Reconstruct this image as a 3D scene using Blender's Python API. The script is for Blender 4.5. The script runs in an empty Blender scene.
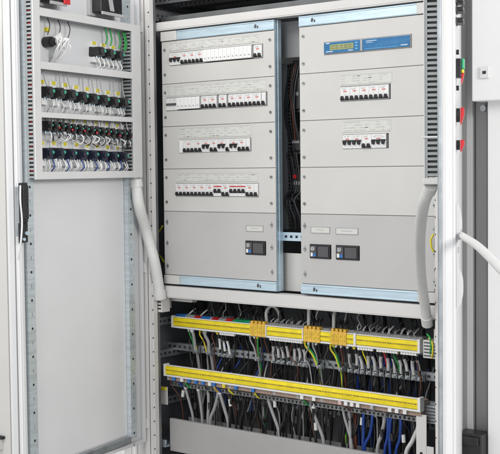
import bpy, math, random
from mathutils import Vector, Matrix
random.seed(7)
sc = bpy.context.scene
COL = sc.collection
R = math.radians
Z0 = 1.85                      # height of the upper edge of the first cover plate above the floor

# ------------------------------------------------------------------ camera (fitted to the photograph)
FPX, YAW, PITCH, ROLL = 1150.0, 0.68071, 0.050095, -0.010938
CAM = Vector((2.8231, -2.9989, -0.4543 + Z0))
_cy, _sy, _cp, _sp = math.cos(YAW), math.sin(YAW), math.cos(PITCH), math.sin(PITCH)
FW = Vector((-_sy*_cp, _cy*_cp, -_sp)); RT0 = Vector((_cy, _sy, 0)); UP0 = RT0.cross(FW)
RT = RT0*math.cos(ROLL) + UP0*math.sin(ROLL); UP = -RT0*math.sin(ROLL) + UP0*math.cos(ROLL)
cd = bpy.data.cameras.new('camera'); cam = bpy.data.objects.new('camera', cd); COL.objects.link(cam)
cd.sensor_width = 36; cd.lens = FPX/500*36; cd.clip_end = 100; cd.clip_start = .05
cam.matrix_world = Matrix(((RT.x, UP.x, -FW.x, CAM.x), (RT.y, UP.y, -FW.y, CAM.y), (RT.z, UP.z, -FW.z, CAM.z), (0, 0, 0, 1)))
sc.camera = cam
sc.render.resolution_x, sc.render.resolution_y = 1024, 930

def frame_from(origin, ex, ey):
    ex = Vector(ex).normalized(); ey = Vector(ey).normalized(); ez = ex.cross(ey)
    return Matrix(((ex.x, ey.x, ez.x, origin[0]), (ex.y, ey.y, ez.y, origin[1]), (ex.z, ey.z, ez.z, origin[2]), (0, 0, 0, 1)))

CF = Matrix.Translation((0, 0, Z0))                                    # cabinet front: x right, y inward, z up
LA, RA = R(80), R(117)
LD = frame_from((-.0535, -.07, Z0), (-math.cos(LA), math.sin(LA), 0), (-math.sin(LA), -math.cos(LA), 0))   # inner face of left door, x<0
RD = frame_from((1.196, -.07, Z0), (-math.cos(RA), -math.sin(RA), 0), (math.sin(RA), -math.cos(RA), 0))    # inner face of right door, x>0

def at(F, u, v, off=0.0):
    """where the sight line of a measured point meets the plane y=off of the frame F (frame coordinates)"""
    d = RT*(u-250) - UP*(v-227) + FW*FPX
    Fi = F.inverted(); o = Fi @ CAM; dl = Fi.to_3x3() @ d
    return o + dl*((off-o.y)/dl.y)

def level(F, x, y, v):
    """height (frame z) at which the upright line (x, y) of F is seen at row v"""
    lo, hi = -2.5, 1.5
    for _ in range(40):
        m = (lo+hi)/2; d = F @ Vector((x, y, m)) - CAM
        if 227-FPX*d.dot(UP)/d.dot(FW) > v: lo = m
        else: hi = m
    return (lo+hi)/2

# ------------------------------------------------------------------ materials
def mat(name, col, rough=.5, metal=0, var=.06, scale=40, bump=0.0, coat=0, spec=.5, stretch=None, wave=0.0):
    m = bpy.data.materials.new(name); m.use_nodes = True
    nt = m.node_tree; b = nt.nodes['Principled BSDF']
    b.inputs['Roughness'].default_value = rough; b.inputs['Metallic'].default_value = metal
    b.inputs['Specular IOR Level'].default_value = spec
    if coat: b.inputs['Coat Weight'].default_value = coat
    tc = nt.nodes.new('ShaderNodeTexCoord'); mp = nt.nodes.new('ShaderNodeMapping')
    if stretch: mp.inputs['Scale'].default_value = stretch
    nt.links.new(tc.outputs['Object'], mp.inputs['Vector'])
    n = nt.nodes.new('ShaderNodeTexNoise'); n.inputs['Scale'].default_value = scale; n.inputs['Detail'].default_value = 5
    nt.links.new(mp.outputs['Vector'], n.inputs['Vector'])
    r = nt.nodes.new('ShaderNodeValToRGB')
    c = Vector(col)
    r.color_ramp.elements[0].position = .3; r.color_ramp.elements[1].position = .7
    r.color_ramp.elements[0].color = (*[max(0, x*(1-var)) for x in c], 1); r.color_ramp.elements[1].color = (*[min(1, x*(1+var)) for x in c], 1)
    nt.links.new(n.outputs['Fac'], r.inputs['Fac']); nt.links.new(r.outputs['Color'], b.inputs['Base Color'])
    mr = nt.nodes.new('ShaderNodeMapRange'); mr.inputs['To Min'].default_value = max(.03, rough-.07); mr.inputs['To Max'].default_value = min(1, rough+.07)
    nt.links.new(n.outputs['Fac'], mr.inputs['Value']); nt.links.new(mr.outputs['Result'], b.inputs['Roughness'])
    if bump:
        n2 = nt.nodes.new('ShaderNodeTexNoise'); n2.inputs['Scale'].default_value = 900; n2.inputs['Detail'].default_value = 2
        nt.links.new(tc.outputs['Object'], n2.inputs['Vector'])
        bp = nt.nodes.new('ShaderNodeBump'); bp.inputs['Strength'].default_value = bump; bp.inputs['Distance'].default_value = .0004
        nt.links.new(n2.outputs['Fac'], bp.inputs['Height']); nt.links.new(bp.outputs['Normal'], b.inputs['Normal'])
        if wave:                                                       # slightly uneven sheet metal and wiped, smudged paint
            n3 = nt.nodes.new('ShaderNodeTexNoise'); n3.inputs['Scale'].default_value = 5; n3.inputs['Detail'].default_value = 1
            nt.links.new(tc.outputs['Object'], n3.inputs['Vector'])
            b2 = nt.nodes.new('ShaderNodeBump'); b2.inputs['Strength'].default_value = wave; b2.inputs['Distance'].default_value = .004
            nt.links.new(n3.outputs['Fac'], b2.inputs['Height']); nt.links.new(bp.outputs['Normal'], b2.inputs['Normal']); nt.links.new(b2.outputs['Normal'], b.inputs['Normal'])
            n4 = nt.nodes.new('ShaderNodeTexNoise'); n4.inputs['Scale'].default_value = 16; n4.inputs['Detail'].default_value = 8; n4.inputs['Roughness'].default_value = .7; n4.inputs['Distortion'].default_value = .2
            nt.links.new(tc.outputs['Object'], n4.inputs['Vector'])
            m2 = nt.nodes.new('ShaderNodeMapRange'); m2.inputs['From Min'].default_value = .35; m2.inputs['From Max'].default_value = .7
            m2.inputs['To Min'].default_value = max(.05, rough-.06); m2.inputs['To Max'].default_value = rough+.08
            nt.links.new(n4.outputs['Fac'], m2.inputs['Value']); nt.links.new(m2.outputs['Result'], b.inputs['Roughness'])
    return m

PAINT = mat('warm_grey_paint', (.585, .575, .555), .38, var=.03, scale=6, bump=.25, wave=.12)
PAINT2 = mat('cool_grey_paint', (.485, .48, .475), .40, var=.035, scale=6, bump=.25, wave=.12)
BEAMP = mat('beam_grey_paint', (.62, .61, .60), .4, var=.03, scale=8, bump=.2)
DOORP = mat('white_grey_door_paint', (.62, .625, .64), .38, var=.03, scale=4, bump=.25, wave=.10)
WHITE = mat('white_cabinet_paint', (.86, .86, .86), .35, var=.02, scale=4, bump=.2)
CREAM = mat('cream_cabinet_paint', (.72, .71, .68), .4, var=.02, scale=4, bump=.2)
MIDG = mat('mid_grey_paint', (.24, .245, .25), .45, var=.05, scale=8, bump=.2)
DARKG = mat('shaded_interior_steel', (.15, .155, .165), .45, metal=.2, var=.25, scale=9, bump=.2)  # dark steel grey, with the shade inside the cabinet put into the colour
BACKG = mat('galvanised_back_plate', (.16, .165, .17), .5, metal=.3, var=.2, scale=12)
ZINC = mat('bright_zinc_steel', (.60, .74, .83), .42, metal=.55, var=.08, scale=14, stretch=(1, 1, 8))
ZINCR = mat('door_rail_zinc', (.56, .62, .65), .42, metal=.45, var=.12, scale=14, stretch=(1, 1, 8))
DULLBAR = mat('dull_support_bar', (.24, .245, .25), .5, metal=.5, var=.3, scale=30)
ZINCD = mat('dull_zinc_steel', (.40, .43, .45), .4, metal=.7, var=.2, scale=20)
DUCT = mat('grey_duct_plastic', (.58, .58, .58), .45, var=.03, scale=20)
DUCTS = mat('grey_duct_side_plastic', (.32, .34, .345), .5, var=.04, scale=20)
DFILL = mat('duct_shade_tone', (.075, .075, .08), .8, var=.3)  # tone of a solid block, painted as the dimness inside the ducts
HOLE = mat('dark_slot', (.02, .02, .022), .8, var=.3)
BLACK = mat('black_plastic', (.018, .018, .02), .38, var=.3, scale=60)
BLACKW = mat('black_wire_insulation', (.02, .02, .022), .35, var=.3, scale=60)
SOOT = mat('charcoal_plastic', (.06, .06, .065), .4, var=.25, scale=30)
NAVY = mat('navy_plastic', (.012, .015, .032), .35, var=.2, scale=60)
WPL = mat('white_breaker_plastic', (.74, .745, .74), .35, var=.03, scale=60)
WCAP = mat('white_blank_plastic', (.80, .80, .795), .3, var=.02, scale=60)
RED = mat('red_plastic', (.55, .025, .03), .35, var=.1, scale=60)
REDL = mat('pale_red_print', (.66, .22, .20), .5, var=.2, scale=200)
GREEN = mat('green_plastic', (.02, .36, .16), .35, var=.1)
GREENW = mat('green_wire_insulation', (.025, .30, .06), .4, var=.15)
TEAL = mat('teal_contact', (.04, .35, .25), .35, var=.2)
YEL = mat('yellow_cover_plastic', (.84, .68, .02), .32, var=.10, scale=30)
YELD = mat('ochre_marker_strip', (.62, .47, .02), .45, var=.2, scale=90)
YELT = mat('yellow_tag', (.72, .62, .03), .45, var=.1)
ORG = mat('orange_terminal_plastic', (.76, .47, .07), .4, var=.15, scale=60)
BLUE = mat('blue_plastic', (.03, .17, .52), .4, var=.15)
BLUEW = mat('blue_wire_insulation', (.012, .05, .26), .38, var=.15)
BROWN = mat('brown_wire_insulation', (.12, .04, .025), .4, var=.15)
GREYW = mat('grey_cable_sheath', (.36, .36, .37), .5, var=.06)
LGREY = mat('light_grey_conduit_plastic', (.62, .62, .61), .42, var=.03)
WHTW = mat('white_wire_insulation', (.74, .74, .74), .4, var=.04)
TAN = mat('tan_terminal_plastic', (.36, .26, .21), .5, var=.12, scale=50)
GTERM = mat('grey_terminal_plastic', (.38, .38, .38), .5, var=.08)
PAPER = mat('label_paper', (.60, .60, .575), .7, var=.02)
INK = mat('grey_label_print', (.40, .40, .40), .7, var=.25, scale=300)
INKD = mat('dark_print', (.08, .08, .085), .6, var=.2, scale=200)
MBLUE = mat('blue_meter_face', (.03, .16, .35), .3, var=.08, scale=30)
MBLUE2 = mat('lighter_blue_print', (.12, .36, .62), .35, var=.1)
LCD = mat('olive_lcd_glass', (.30, .33, .16), .2, var=.08, scale=60)
SLEEVE = mat('grey_marker_sleeve', (.44, .44, .44), .5, var=.12, scale=80)
SCREWM = mat('steel_screw', (.42, .44, .45), .35, metal=.8, var=.2)
SEAM = mat('seam_shadow_gap', (.2, .2, .2), .7)
PINK = mat('pink_marker_plastic', (.60, .42, .40), .5)
FLOORM = mat('grey_floor_paint', (.34, .34, .33), .5, var=.12, scale=3)

# ------------------------------------------------------------------ mesh builder
BASE = {}                                                              # object -> its world matrix at build time
class MB:
    def __init__(s, F=None): s.F = F or Matrix(); s.v = []; s.f = []; s.m = []; s.s = []
    def _add(s, vs, fs, m=0, smooth=False):
        k = len(s.v); s.v += [s.F @ Vector(p) for p in vs]
        s.f += [[k+i for i in f] for f in fs]; s.m += [m]*len(fs); s.s += [smooth]*len(fs); return s
    def box(s, x0, x1, y0, y1, z0, z1, m=0):
        vs = [(x0, y0, z0), (x1, y0, z0), (x1, y1, z0), (x0, y1, z0), (x0, y0, z1), (x1, y0, z1), (x1, y1, z1), (x0, y1, z1)]
        return s._add(vs, [(0, 3, 2, 1), (4, 5, 6, 7), (0, 1, 5, 4), (1, 2, 6, 5), (2, 3, 7, 6), (3, 0, 4, 7)], m)
    def prism(s, poly, y0, y1, m=0, axis='y', smooth=False):
        n = len(poly)
        def P(a, b, t): return (a, t, b) if axis == 'y' else ((t, a, b) if axis == 'x' else (a, b, t))
        vs = [P(a, b, y0) for a, b in poly] + [P(a, b, y1) for a, b in poly]
        s._add(vs, [tuple(range(n))[::-1], tuple(range(n, 2*n))], m)
        return s._add(vs, [(i, (i+1) % n, n+(i+1) % n, n+i) for i in range(n)], m, smooth)
    def tube(s, path, r, n=8, m=0, caps=True, flat=1.0):
        path = [Vector(p) for p in path]; N = len(path)
        rs = r if isinstance(r, (list, tuple)) else [r]*N
        t0 = (path[1]-path[0]).normalized()
        ref = Vector((0, 0, 1)) if abs(t0.z) < .8 else Vector((1, 0, 0))
        u = t0.cross(ref).normalized(); vs = []
        for i, p in enumerate(path):
            t = (path[min(i+1, N-1)]-path[max(i-1, 0)]).normalized()
            u = (u - t*u.dot(t)).normalized(); w = t.cross(u)
            for k in range(n):
                a = 2*math.pi*k/n; vs.append(p + (u*math.cos(a) + w*math.sin(a)*flat)*rs[i])
        fs = [(i*n+k, i*n+(k+1) % n, (i+1)*n+(k+1) % n, (i+1)*n+k) for i in range(N-1) for k in range(n)]
        s._add(vs, fs, m, True)
        if caps: s._add(vs[:n], [tuple(range(n))[::-1]], m); s._add(vs[-n:], [tuple(range(n))], m)
        return s
    def cyl(s, p, axis, r, l, n=14, m=0, r2=None):
        p = Vector(p); a = Vector(axis).normalized()
        return s.tube([p, p+a*l], [r, r if r2 is None else r2], n, m)
    def build(s, name, mats, parent=None, bevel=0, seg=2):
        if not isinstance(mats, (list, tuple)): mats = [mats]
        if parent is None:
            lo = [min(v[i] for v in s.v) for i in range(3)]; hi = [max(v[i] for v in s.v) for i in range(3)]
            W = Matrix.Translation(((lo[0]+hi[0])/2, (lo[1]+hi[1])/2, lo[2]))
        else: W = BASE[parent]
        Wi = W.inverted()
        me = bpy.data.meshes.new(name); me.from_pydata([Wi @ v for v in s.v], [], s.f)
        for mm in mats: me.materials.append(mm)
        me.polygons.foreach_set('material_index', s.m); me.polygons.foreach_set('use_smooth', s.s); me.update()
        return link(name, me, parent, W, bevel, seg)

def link(name, me, parent, W, bevel=0, seg=2):
    o = bpy.data.objects.new(name, me); COL.objects.link(o); BASE[o] = W
    if parent is None: o.matrix_world = W
    else: o.parent = parent
    if bevel:
        b = o.modifiers.new('bevel', 'BEVEL'); b.width = bevel; b.segments = seg; b.limit_method = 'ANGLE'; b.angle_limit = R(40)
    return o
def tag(o, label=None, cat=None, group=None, kind=None):
    if label: o['label'] = label
    if cat: o['category'] = cat
    if group: o['group'] = group
    if kind: o['kind'] = kind
    return o
def thing(name, label, cat, F, loc=(0, 0, 0), group=None):
    o = bpy.data.objects.new(name, None); COL.objects.link(o)
    W = F @ Matrix.Translation(loc); BASE[o] = W; o.matrix_world = W; o.empty_display_size = .02
    return tag(o, label, cat, group)
def copy_tree(o, F, loc, label, group=None):
    """a thing and its parts (and their sub-parts) once more, at another place"""
    r = o.copy(); COL.objects.link(r); W = F @ Matrix.Translation(loc); r.matrix_world = W; BASE[r] = W; r['label'] = label
    if group: r['group'] = group
    for ch in o.children:
        c = ch.copy(); COL.objects.link(c); c.parent = r; BASE[c] = W
        for g in ch.children:
            d = g.copy(); COL.objects.link(d); d.parent = c; BASE[d] = W
    return r
ORDW = ['first', 'second', 'third', 'fourth', 'fifth', 'sixth', 'seventh', 'eighth', 'ninth', 'tenth', 'eleventh', 'twelfth', 'thirteenth', 'fourteenth',
        'fifteenth', 'sixteenth', 'seventeenth', 'eighteenth', 'nineteenth', 'twentieth', 'twenty-first', 'twenty-second', 'twenty-third', 'twenty-fourth',
        'twenty-fifth', 'twenty-sixth', 'twenty-seventh', 'twenty-eighth', 'twenty-ninth', 'thirtieth']
def nth(i, n):
    return 'leftmost' if i == 0 else ('rightmost' if i == n-1 else ORDW[i])
def nthl(i, n, noun):
    return f'{nth(i, n)} {noun}' if i in (0, n-1) else f'{nth(i, n)} {noun} from the left'
def curve(pts, n=14):
    """smooth path through a few points (Catmull-Rom)"""
    P = [Vector(p) for p in pts]; P = [P[0]*2-P[1]] + P + [P[-1]*2-P[-2]]; out = []
    for i in range(1, len(P)-2):
        for k in range(n):
            t = k/n; a, b, c, d = P[i-1], P[i], P[i+1], P[i+2]
            out.append(.5*((2*b)+(c-a)*t+(2*a-5*b+4*c-d)*t*t+(3*b-a-3*c+d)*t**3))
    return out + [P[-2]]

# ------------------------------------------------------------------ the setting: floor and the room behind the photographer
fl = MB().box(-6, 6, -6, 3, -.05, 0).build('floor', FLOORM); tag(fl, kind='structure')

# ------------------------------------------------------------------ the cabinet
XL, XR, YB, ZT, ZB = -.105, 1.235, .42, .20, -1.60                    # outer sides, back, top, bottom
cab = thing('electrical_cabinet', 'tall grey electrical cabinet standing open with both doors swung out', 'cabinet', Matrix(), ((XL+XR)/2, .15, .0))
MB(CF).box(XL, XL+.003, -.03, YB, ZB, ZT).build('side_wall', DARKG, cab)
MB(CF).box(XR-.003, XR, -.03, YB, ZB, ZT).build('side_wall', MIDG, cab)
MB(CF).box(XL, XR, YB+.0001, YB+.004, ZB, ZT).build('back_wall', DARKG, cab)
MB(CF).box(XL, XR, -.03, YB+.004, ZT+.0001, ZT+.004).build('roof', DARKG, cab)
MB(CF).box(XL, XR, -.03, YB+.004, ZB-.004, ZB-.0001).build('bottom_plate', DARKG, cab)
MB(CF).box(XL+.01, XR-.01, -.02, YB-.01, -Z0, ZB-.006).build('plinth', BLACK, cab)
def post(x0, x1, inner, name):
    m = MB(CF)
    m.box(x0, x1, -.062, -.03, ZB+.002, ZT-.006)
    s = 1 if inner > 0 else -1
    e = x1 if s > 0 else x0
    a, b = sorted((e+s*.0005, e+s*.007)); m.box(a, b, -.055, -.035, ZB+.003, ZT-.007, 0)
    a, b = sorted((e+s*.0005, e+s*.004)); m.box(a, b, -.0315, -.020, ZB+.003, ZT-.007, 3)  # lip coloured dark in place of the shade beside the post
    a, b = sorted((e-s*.012, e-s*.0095)); m.box(a, b, -.0625, -.0621, ZB+.01, ZT-.02, 2)          # gasket groove
    z = ZT-.05
    while z > ZB+.05:
        c = (a+b)/2
        m.cyl((e+s*.0038, -.0552, z), (0, -1, 0), .0028, .0004, 10, 2)
        z -= .05
    p = m.build(name, [BEAMP, ZINCD, HOLE, DARKG], cab, .0012)
    return p
lp = post(-.050, -.013, 1, 'front_post'); rp = post(1.140, 1.185, -1, 'front_post')
MB(CF).box(XL, -.0505, -.045, -.031, ZB, ZT-.006).build('front_post_flange', BEAMP, cab)
MB(CF).box(1.1855, XR, -.045, -.031, ZB, ZT-.006).build('front_post_flange', BEAMP, cab)
# beams that carry the two panel columns
def beam(z0, z1, name='crossbeam'):
    return MB(CF).box(-.024, 1.130, -.012, .03, z0, z1).box(-.020, 1.126, -.0135, -.0125, z0+.004, z1-.004, 0).build(name, BEAMP, cab, .0015)
beam(.038, .068); beam(-.908, -.866)
# perforated roof members seen from below
def perf_bar(F, x0, x1, y0, y1, z0, z1, step, along, name, m=(ZINCD, HOLE), parent=cab):
    b = MB(F).box(x0, x1, y0, y1, z0, z1)
    L0, L1 = (x0, x1) if along == 'x' else ((y0, y1) if along == 'y' else (z0, z1))
    k = L0 + step*.6
    while k < L1-step*.3:
        if along == 'x':
            b.box(k-step*.22, k+step*.22, y0-.0006, y0-.0001, (z0+z1)/2-.004, (z0+z1)/2+.004, 1)
            b.box(k-step*.22, k+step*.22, (y0+y1)/2-.004, (y0+y1)/2+.004, z0-.0006, z0-.0001, 1)
        elif along == 'y':
            b.box(x1+.0001, x1+.0006, k-step*.22, k+step*.22, (z0+z1)/2-.004, (z0+z1)/2+.004, 1)
            b.box((x0+x1)/2-.004, (x0+x1)/2+.004, k-step*.22, k+step*.22, z0-.0006, z0-.0001, 1)
        else:
            b.box((x0+x1)/2-.003, (x0+x1)/2+.003, y0-.0006, y0-.0001, k-step*.22, k+step*.22, 1)
        k += step
    return b.build(name, list(m), parent)
perf_bar(CF, XL+.01, XR-.02, .06, .10, .145, .170, .022, 'x', 'roof_rail', (DARKG, HOLE))
perf_bar(CF, XL+.01, XR-.02, .20, .26, .150, .175, .022, 'x', 'roof_rail', (DARKG, HOLE))
perf_bar(CF, XL+.004, XL+.034, -.02, .40, .085, .125, .022, 'y', 'roof_rail', (DARKG, HOLE))
MB(CF).box(-.06, 1.12, .060, .066, .069, .098).build('roof_channel', BACKG, cab, .001)
# side depth rails in the lower compartment
for z in (-1.005, -1.125, -1.30):
    perf_bar(CF, XL+.004, XL+.045, -.028, .40, z-.014, z+.014, .024, 'y', 'depth_rail', (ZINCD, HOLE))
    perf_bar(CF, XR-.045, XR-.004, -.028, .40, z-.014, z+.014, .024, 'y', 'depth_rail', (ZINCD, HOLE))
# left shelf bracket where the conduit ends
b = MB(CF).box(-.075, -.026, -.05, .06, -.955, -.915).box(-.070, -.030, -.052, -.0502, -.940, -.936, 1).box(-.070, -.030, -.052, -.0502, -.926, -.922, 1)
b.build('conduit_bracket', [BEAMP, HOLE], cab, .0015)
MB(CF).box(-.0255, .10, .031, .06, -.925, -.910).build('conduit_bracket', BEAMP, cab, .001)
b = MB(CF).box(-.030, .012, -.030, .010, -.960, -.9095)
for z in (-.950, -.938, -.926): b.box(-.025, .007, -.0306, -.0301, z, z+.005, 1)
b.build('conduit_bracket', [BEAMP, HOLE], cab, .001)
# clamp rail and back rails
perf_bar(CF, -.10, 1.225, .111, .126, -1.118, -1.092, .025, 'x', 'clamp_rail', (ZINCD, HOLE))
perf_bar(CF, -.10, 1.225, .22, .235, -1.30, -1.27, .025, 'x', 'clamp_rail', (ZINCD, HOLE))
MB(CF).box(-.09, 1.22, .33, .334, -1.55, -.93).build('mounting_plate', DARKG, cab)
# white end brackets of the lower strip
def bz(u, v): return at(CF, u, v, .02)
p0, p1, p2 = bz(159.5, 386), bz(167.5, 405), bz(153, 395)
b = MB(CF).box(p0.x, p1.x, .020, .023, p1.z, p0.z).box(p2.x, p0.x-.0005, .020, .023, p1.z, p2.z)
b.cyl((p2.x+.012, .0198, (p1.z+p2.z)/2), (0, -1, 0), .005, .0012, 10, 1)
b.build('strip_bracket', [BEAMP, HOLE], cab, .0008)
MB(CF).box(p0.x+.012, p1.x-.002, .014, .0195, p0.z-.012, p0.z).build('yellow_tag', YELT, cab, .0006)
b = MB(CF).box(1.024, 1.060, .018, .021, -1.345, -1.205).box(1.0605, 1.085, .018, .021, -1.345, -1.300)
b.cyl((1.042, .0178, -1.325), (0, -1, 0), .005, .0012, 10, 1).build('strip_bracket', [BEAMP, HOLE], cab, .0008)
# things between the two panel columns, at the back of the cabinet
MB(CF).box(.46, .72, .075, .078, -.085, .034).build('back_partition', MIDG, cab)
MB(CF).box(.46, .72, .160, .163, -.145, -.0855).build('back_partition', MIDG, cab)
MB(CF).box(.46, .72, .06, .063, -.862, -.735).build('back_partition', PAINT, cab, .001)
perf_bar(CF, .44, .68, .035, .042, -.692, -.664, .022, 'x', 'cross_rail', (ZINC, HOLE))

# wiring duct and relays behind the gap (own things, fixed on the mounting plate)
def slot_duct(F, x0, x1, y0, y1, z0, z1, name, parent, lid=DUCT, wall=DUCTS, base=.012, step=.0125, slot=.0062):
    """vertical slotted trunking: a lid, two toothed walls with real gaps, a dark block as the shade inside"""
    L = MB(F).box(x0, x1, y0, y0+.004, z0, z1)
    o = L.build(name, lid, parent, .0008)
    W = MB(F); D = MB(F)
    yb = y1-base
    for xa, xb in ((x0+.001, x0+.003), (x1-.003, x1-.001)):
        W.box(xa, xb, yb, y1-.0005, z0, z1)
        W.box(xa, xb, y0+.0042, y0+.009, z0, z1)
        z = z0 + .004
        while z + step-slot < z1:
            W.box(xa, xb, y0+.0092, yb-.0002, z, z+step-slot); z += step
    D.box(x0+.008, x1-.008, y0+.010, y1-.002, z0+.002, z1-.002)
    W.build('slotted_wall', wall, o); D.build('duct_shade_block', DFILL, o)
    return o
GF = CF @ Matrix.Translation((-.045, .05, 0))
g = thing('wiring_duct', 'narrow slotted grey wiring duct standing in the dark gap between the two panels', 'wiring duct', GF, (.50, .20, -.62))
slot_duct(GF, .486, .514, .060, .11, -.66, -.10, 'duct_lid', g, lid=MIDG, wall=MIDG)
def contactor(x, z, w, h, label, led=False):
    t = thing('contactor', label, 'contactor', GF, (x, .17, z-h/2), 'contactors in the gap between the panels')
    MB(GF).box(x-w/2, x+w/2, .085, .16, z-h/2, z+h/2).box(x-w/2+.008, x+w/2-.008, .070, .0845, z-h/2+.012, z+h/2-.012).build('body', SOOT, t, .002)
    MB(GF).box(x-w/2+.010, x+w/2-.010, .0685, .0698, z-.008, z+.004).build('nameplate', GTERM, t)
    b = MB(GF)
    for i in range(4):
        xx = x-w/2+.008+i*(w-.016)/3
        b.cyl((xx, .0848, z+h/2-.006), (0, -1, 0), .0040, .003, 8); b.cyl((xx, .0848, z-h/2+.006), (0, -1, 0), .0040, .003, 8)
    b.build('terminal_screws', SCREWM, t)
    if led: MB(GF).box(x-.010, x+.002, .062, .0698, z+.014, z+.026).build('red_button', RED, t)
    return t
contactor(.545, -.20, .046, .13, 'black contactor at the top of the dark gap between panels')
contactor(.545, -.36, .050, .09, 'black contactor in the middle of the dark gap between panels')
contactor(.548, -.50, .056, .12, 'black contactor with a small red button in the gap between panels', True)
for i, (x, dz) in enumerate(((.520, 0), (.530, .02), (.540, -.01), (.550, .015), (.560, .0))):
    w = MB(GF).tube(curve([(x, .075, -.655), (x+.008, .055, -.61+dz), (x-.008, .05, -.56+dz), (x+.004, .070, -.52), (x-.006, .06, -.40+dz)], 6), .0032, 6)
    tag(w.build('wire', BLACKW if i % 2 else SOOT), f'{nthl(i, 5, "thin wire")} looping low in the gap between the panels', 'wire', 'wires in the gap between the panels')
for i, x in enumerate((.519, .527, .535, .543, .551, .560)):
    w = MB(GF).tube(curve([(x, .075, -.10), (x+random.uniform(-.012, .012), .060, -.19), (x+random.uniform(-.012, .012), .058, -.28), (x, .07, -.36)], 8), .0034, 7)
    tag(w.build('wire', (BLACKW, BLACKW, BLACKW, BROWN, BLACKW, SOOT)[i]), f'{nthl(i, 6, "thin wire")} hanging high in the gap between the panels', 'wire', 'wires in the gap between the panels')

# ------------------------------------------------------------------ the two panel columns
ROWS = [(0, -.15), (-.15, -.30), (-.30, -.45), (-.45, -.60), (-.60, -.8265)]
def plate_with_holes(F, x0, x1, z0, z1, holes, y0=0, y1=.002):
    """sheet-metal plate as strips round its cut-outs"""
    xs = sorted({x0, x1, *[h[0] for h in holes], *[h[1] for h in holes]})
    zs = sorted({z0, z1, *[h[2] for h in holes], *[h[3] for h in holes]})
    idx = {}; m = MB(F)
    def inh(i, j):
        cx, cz = (xs[i]+xs[i+1])/2, (zs[j]+zs[j+1])/2
        return any(h[0] < cx < h[1] and h[2] < cz < h[3] for h in holes)
    vs = []; fs = []
    def V(i, j, b):
        k = (i, j, b)
        if k not in idx: idx[k] = len(vs); vs.append((xs[i], (y0, y1)[b], zs[j]))
        return idx[k]
    nx, nz = len(xs)-1, len(zs)-1
    solid = lambda i, j: 0 <= i < nx and 0 <= j < nz and not inh(i, j)
    for i in range(nx):
        for j in range(nz):
            if not solid(i, j): continue
            fs.append((V(i, j, 0), V(i+1, j, 0), V(i+1, j+1, 0), V(i, j+1, 0)))
            fs.append((V(i, j+1, 1), V(i+1, j+1, 1), V(i+1, j, 1), V(i, j, 1)))
            if not solid(i-1, j): fs.append((V(i, j, 1), V(i, j, 0), V(i, j+1, 0), V(i, j+1, 1)))
            if not solid(i+1, j): fs.append((V(i+1, j, 0), V(i+1, j, 1), V(i+1, j+1, 1), V(i+1, j+1, 0)))
            if not solid(i, j-1): fs.append((V(i, j, 1), V(i+1, j, 1), V(i+1, j, 0), V(i, j, 0)))
            if not solid(i, j+1): fs.append((V(i, j+1, 0), V(i+1, j+1, 0), V(i+1, j+1, 1), V(i, j+1, 1)))
    return m._add(vs, fs)

def text_lines(m, x0, x1, z0, z1, y, rows, colw=.036, fill=.75, mi=1, h=.0016):
    """rows of small unreadable print"""
    for r in range(rows):
        z = z1-(r+.5)*(z1-z0)/rows; x = x0+.004
        while x < x1-.01:
            L = min(random.uniform(.3, 1)*colw*.8, x1-x-.002)
            if random.random() < fill: m.box(x, x+L, y-.0002, y, z-h/2, z+h/2, mi)
            x += colw*random.choice((.5, 1, 1))

def screw(parent, F, x, z, y=0, r=.0052, wing=False):
    m = MB(F).cyl((x, y-.0002, z), (0, -1, 0), r, .0026, 12).box(x-r*.75, x+r*.75, y-.0030, y-.0028, z-.0008, z+.0008, 1)
    if wing: m.prism([(x-.0035, z), (x, z-.011), (x+.0035, z), (x, z+.011)], y-.0016, y-.0003)
    return m.build('screw', [SCREWM, HOLE], parent)

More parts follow.
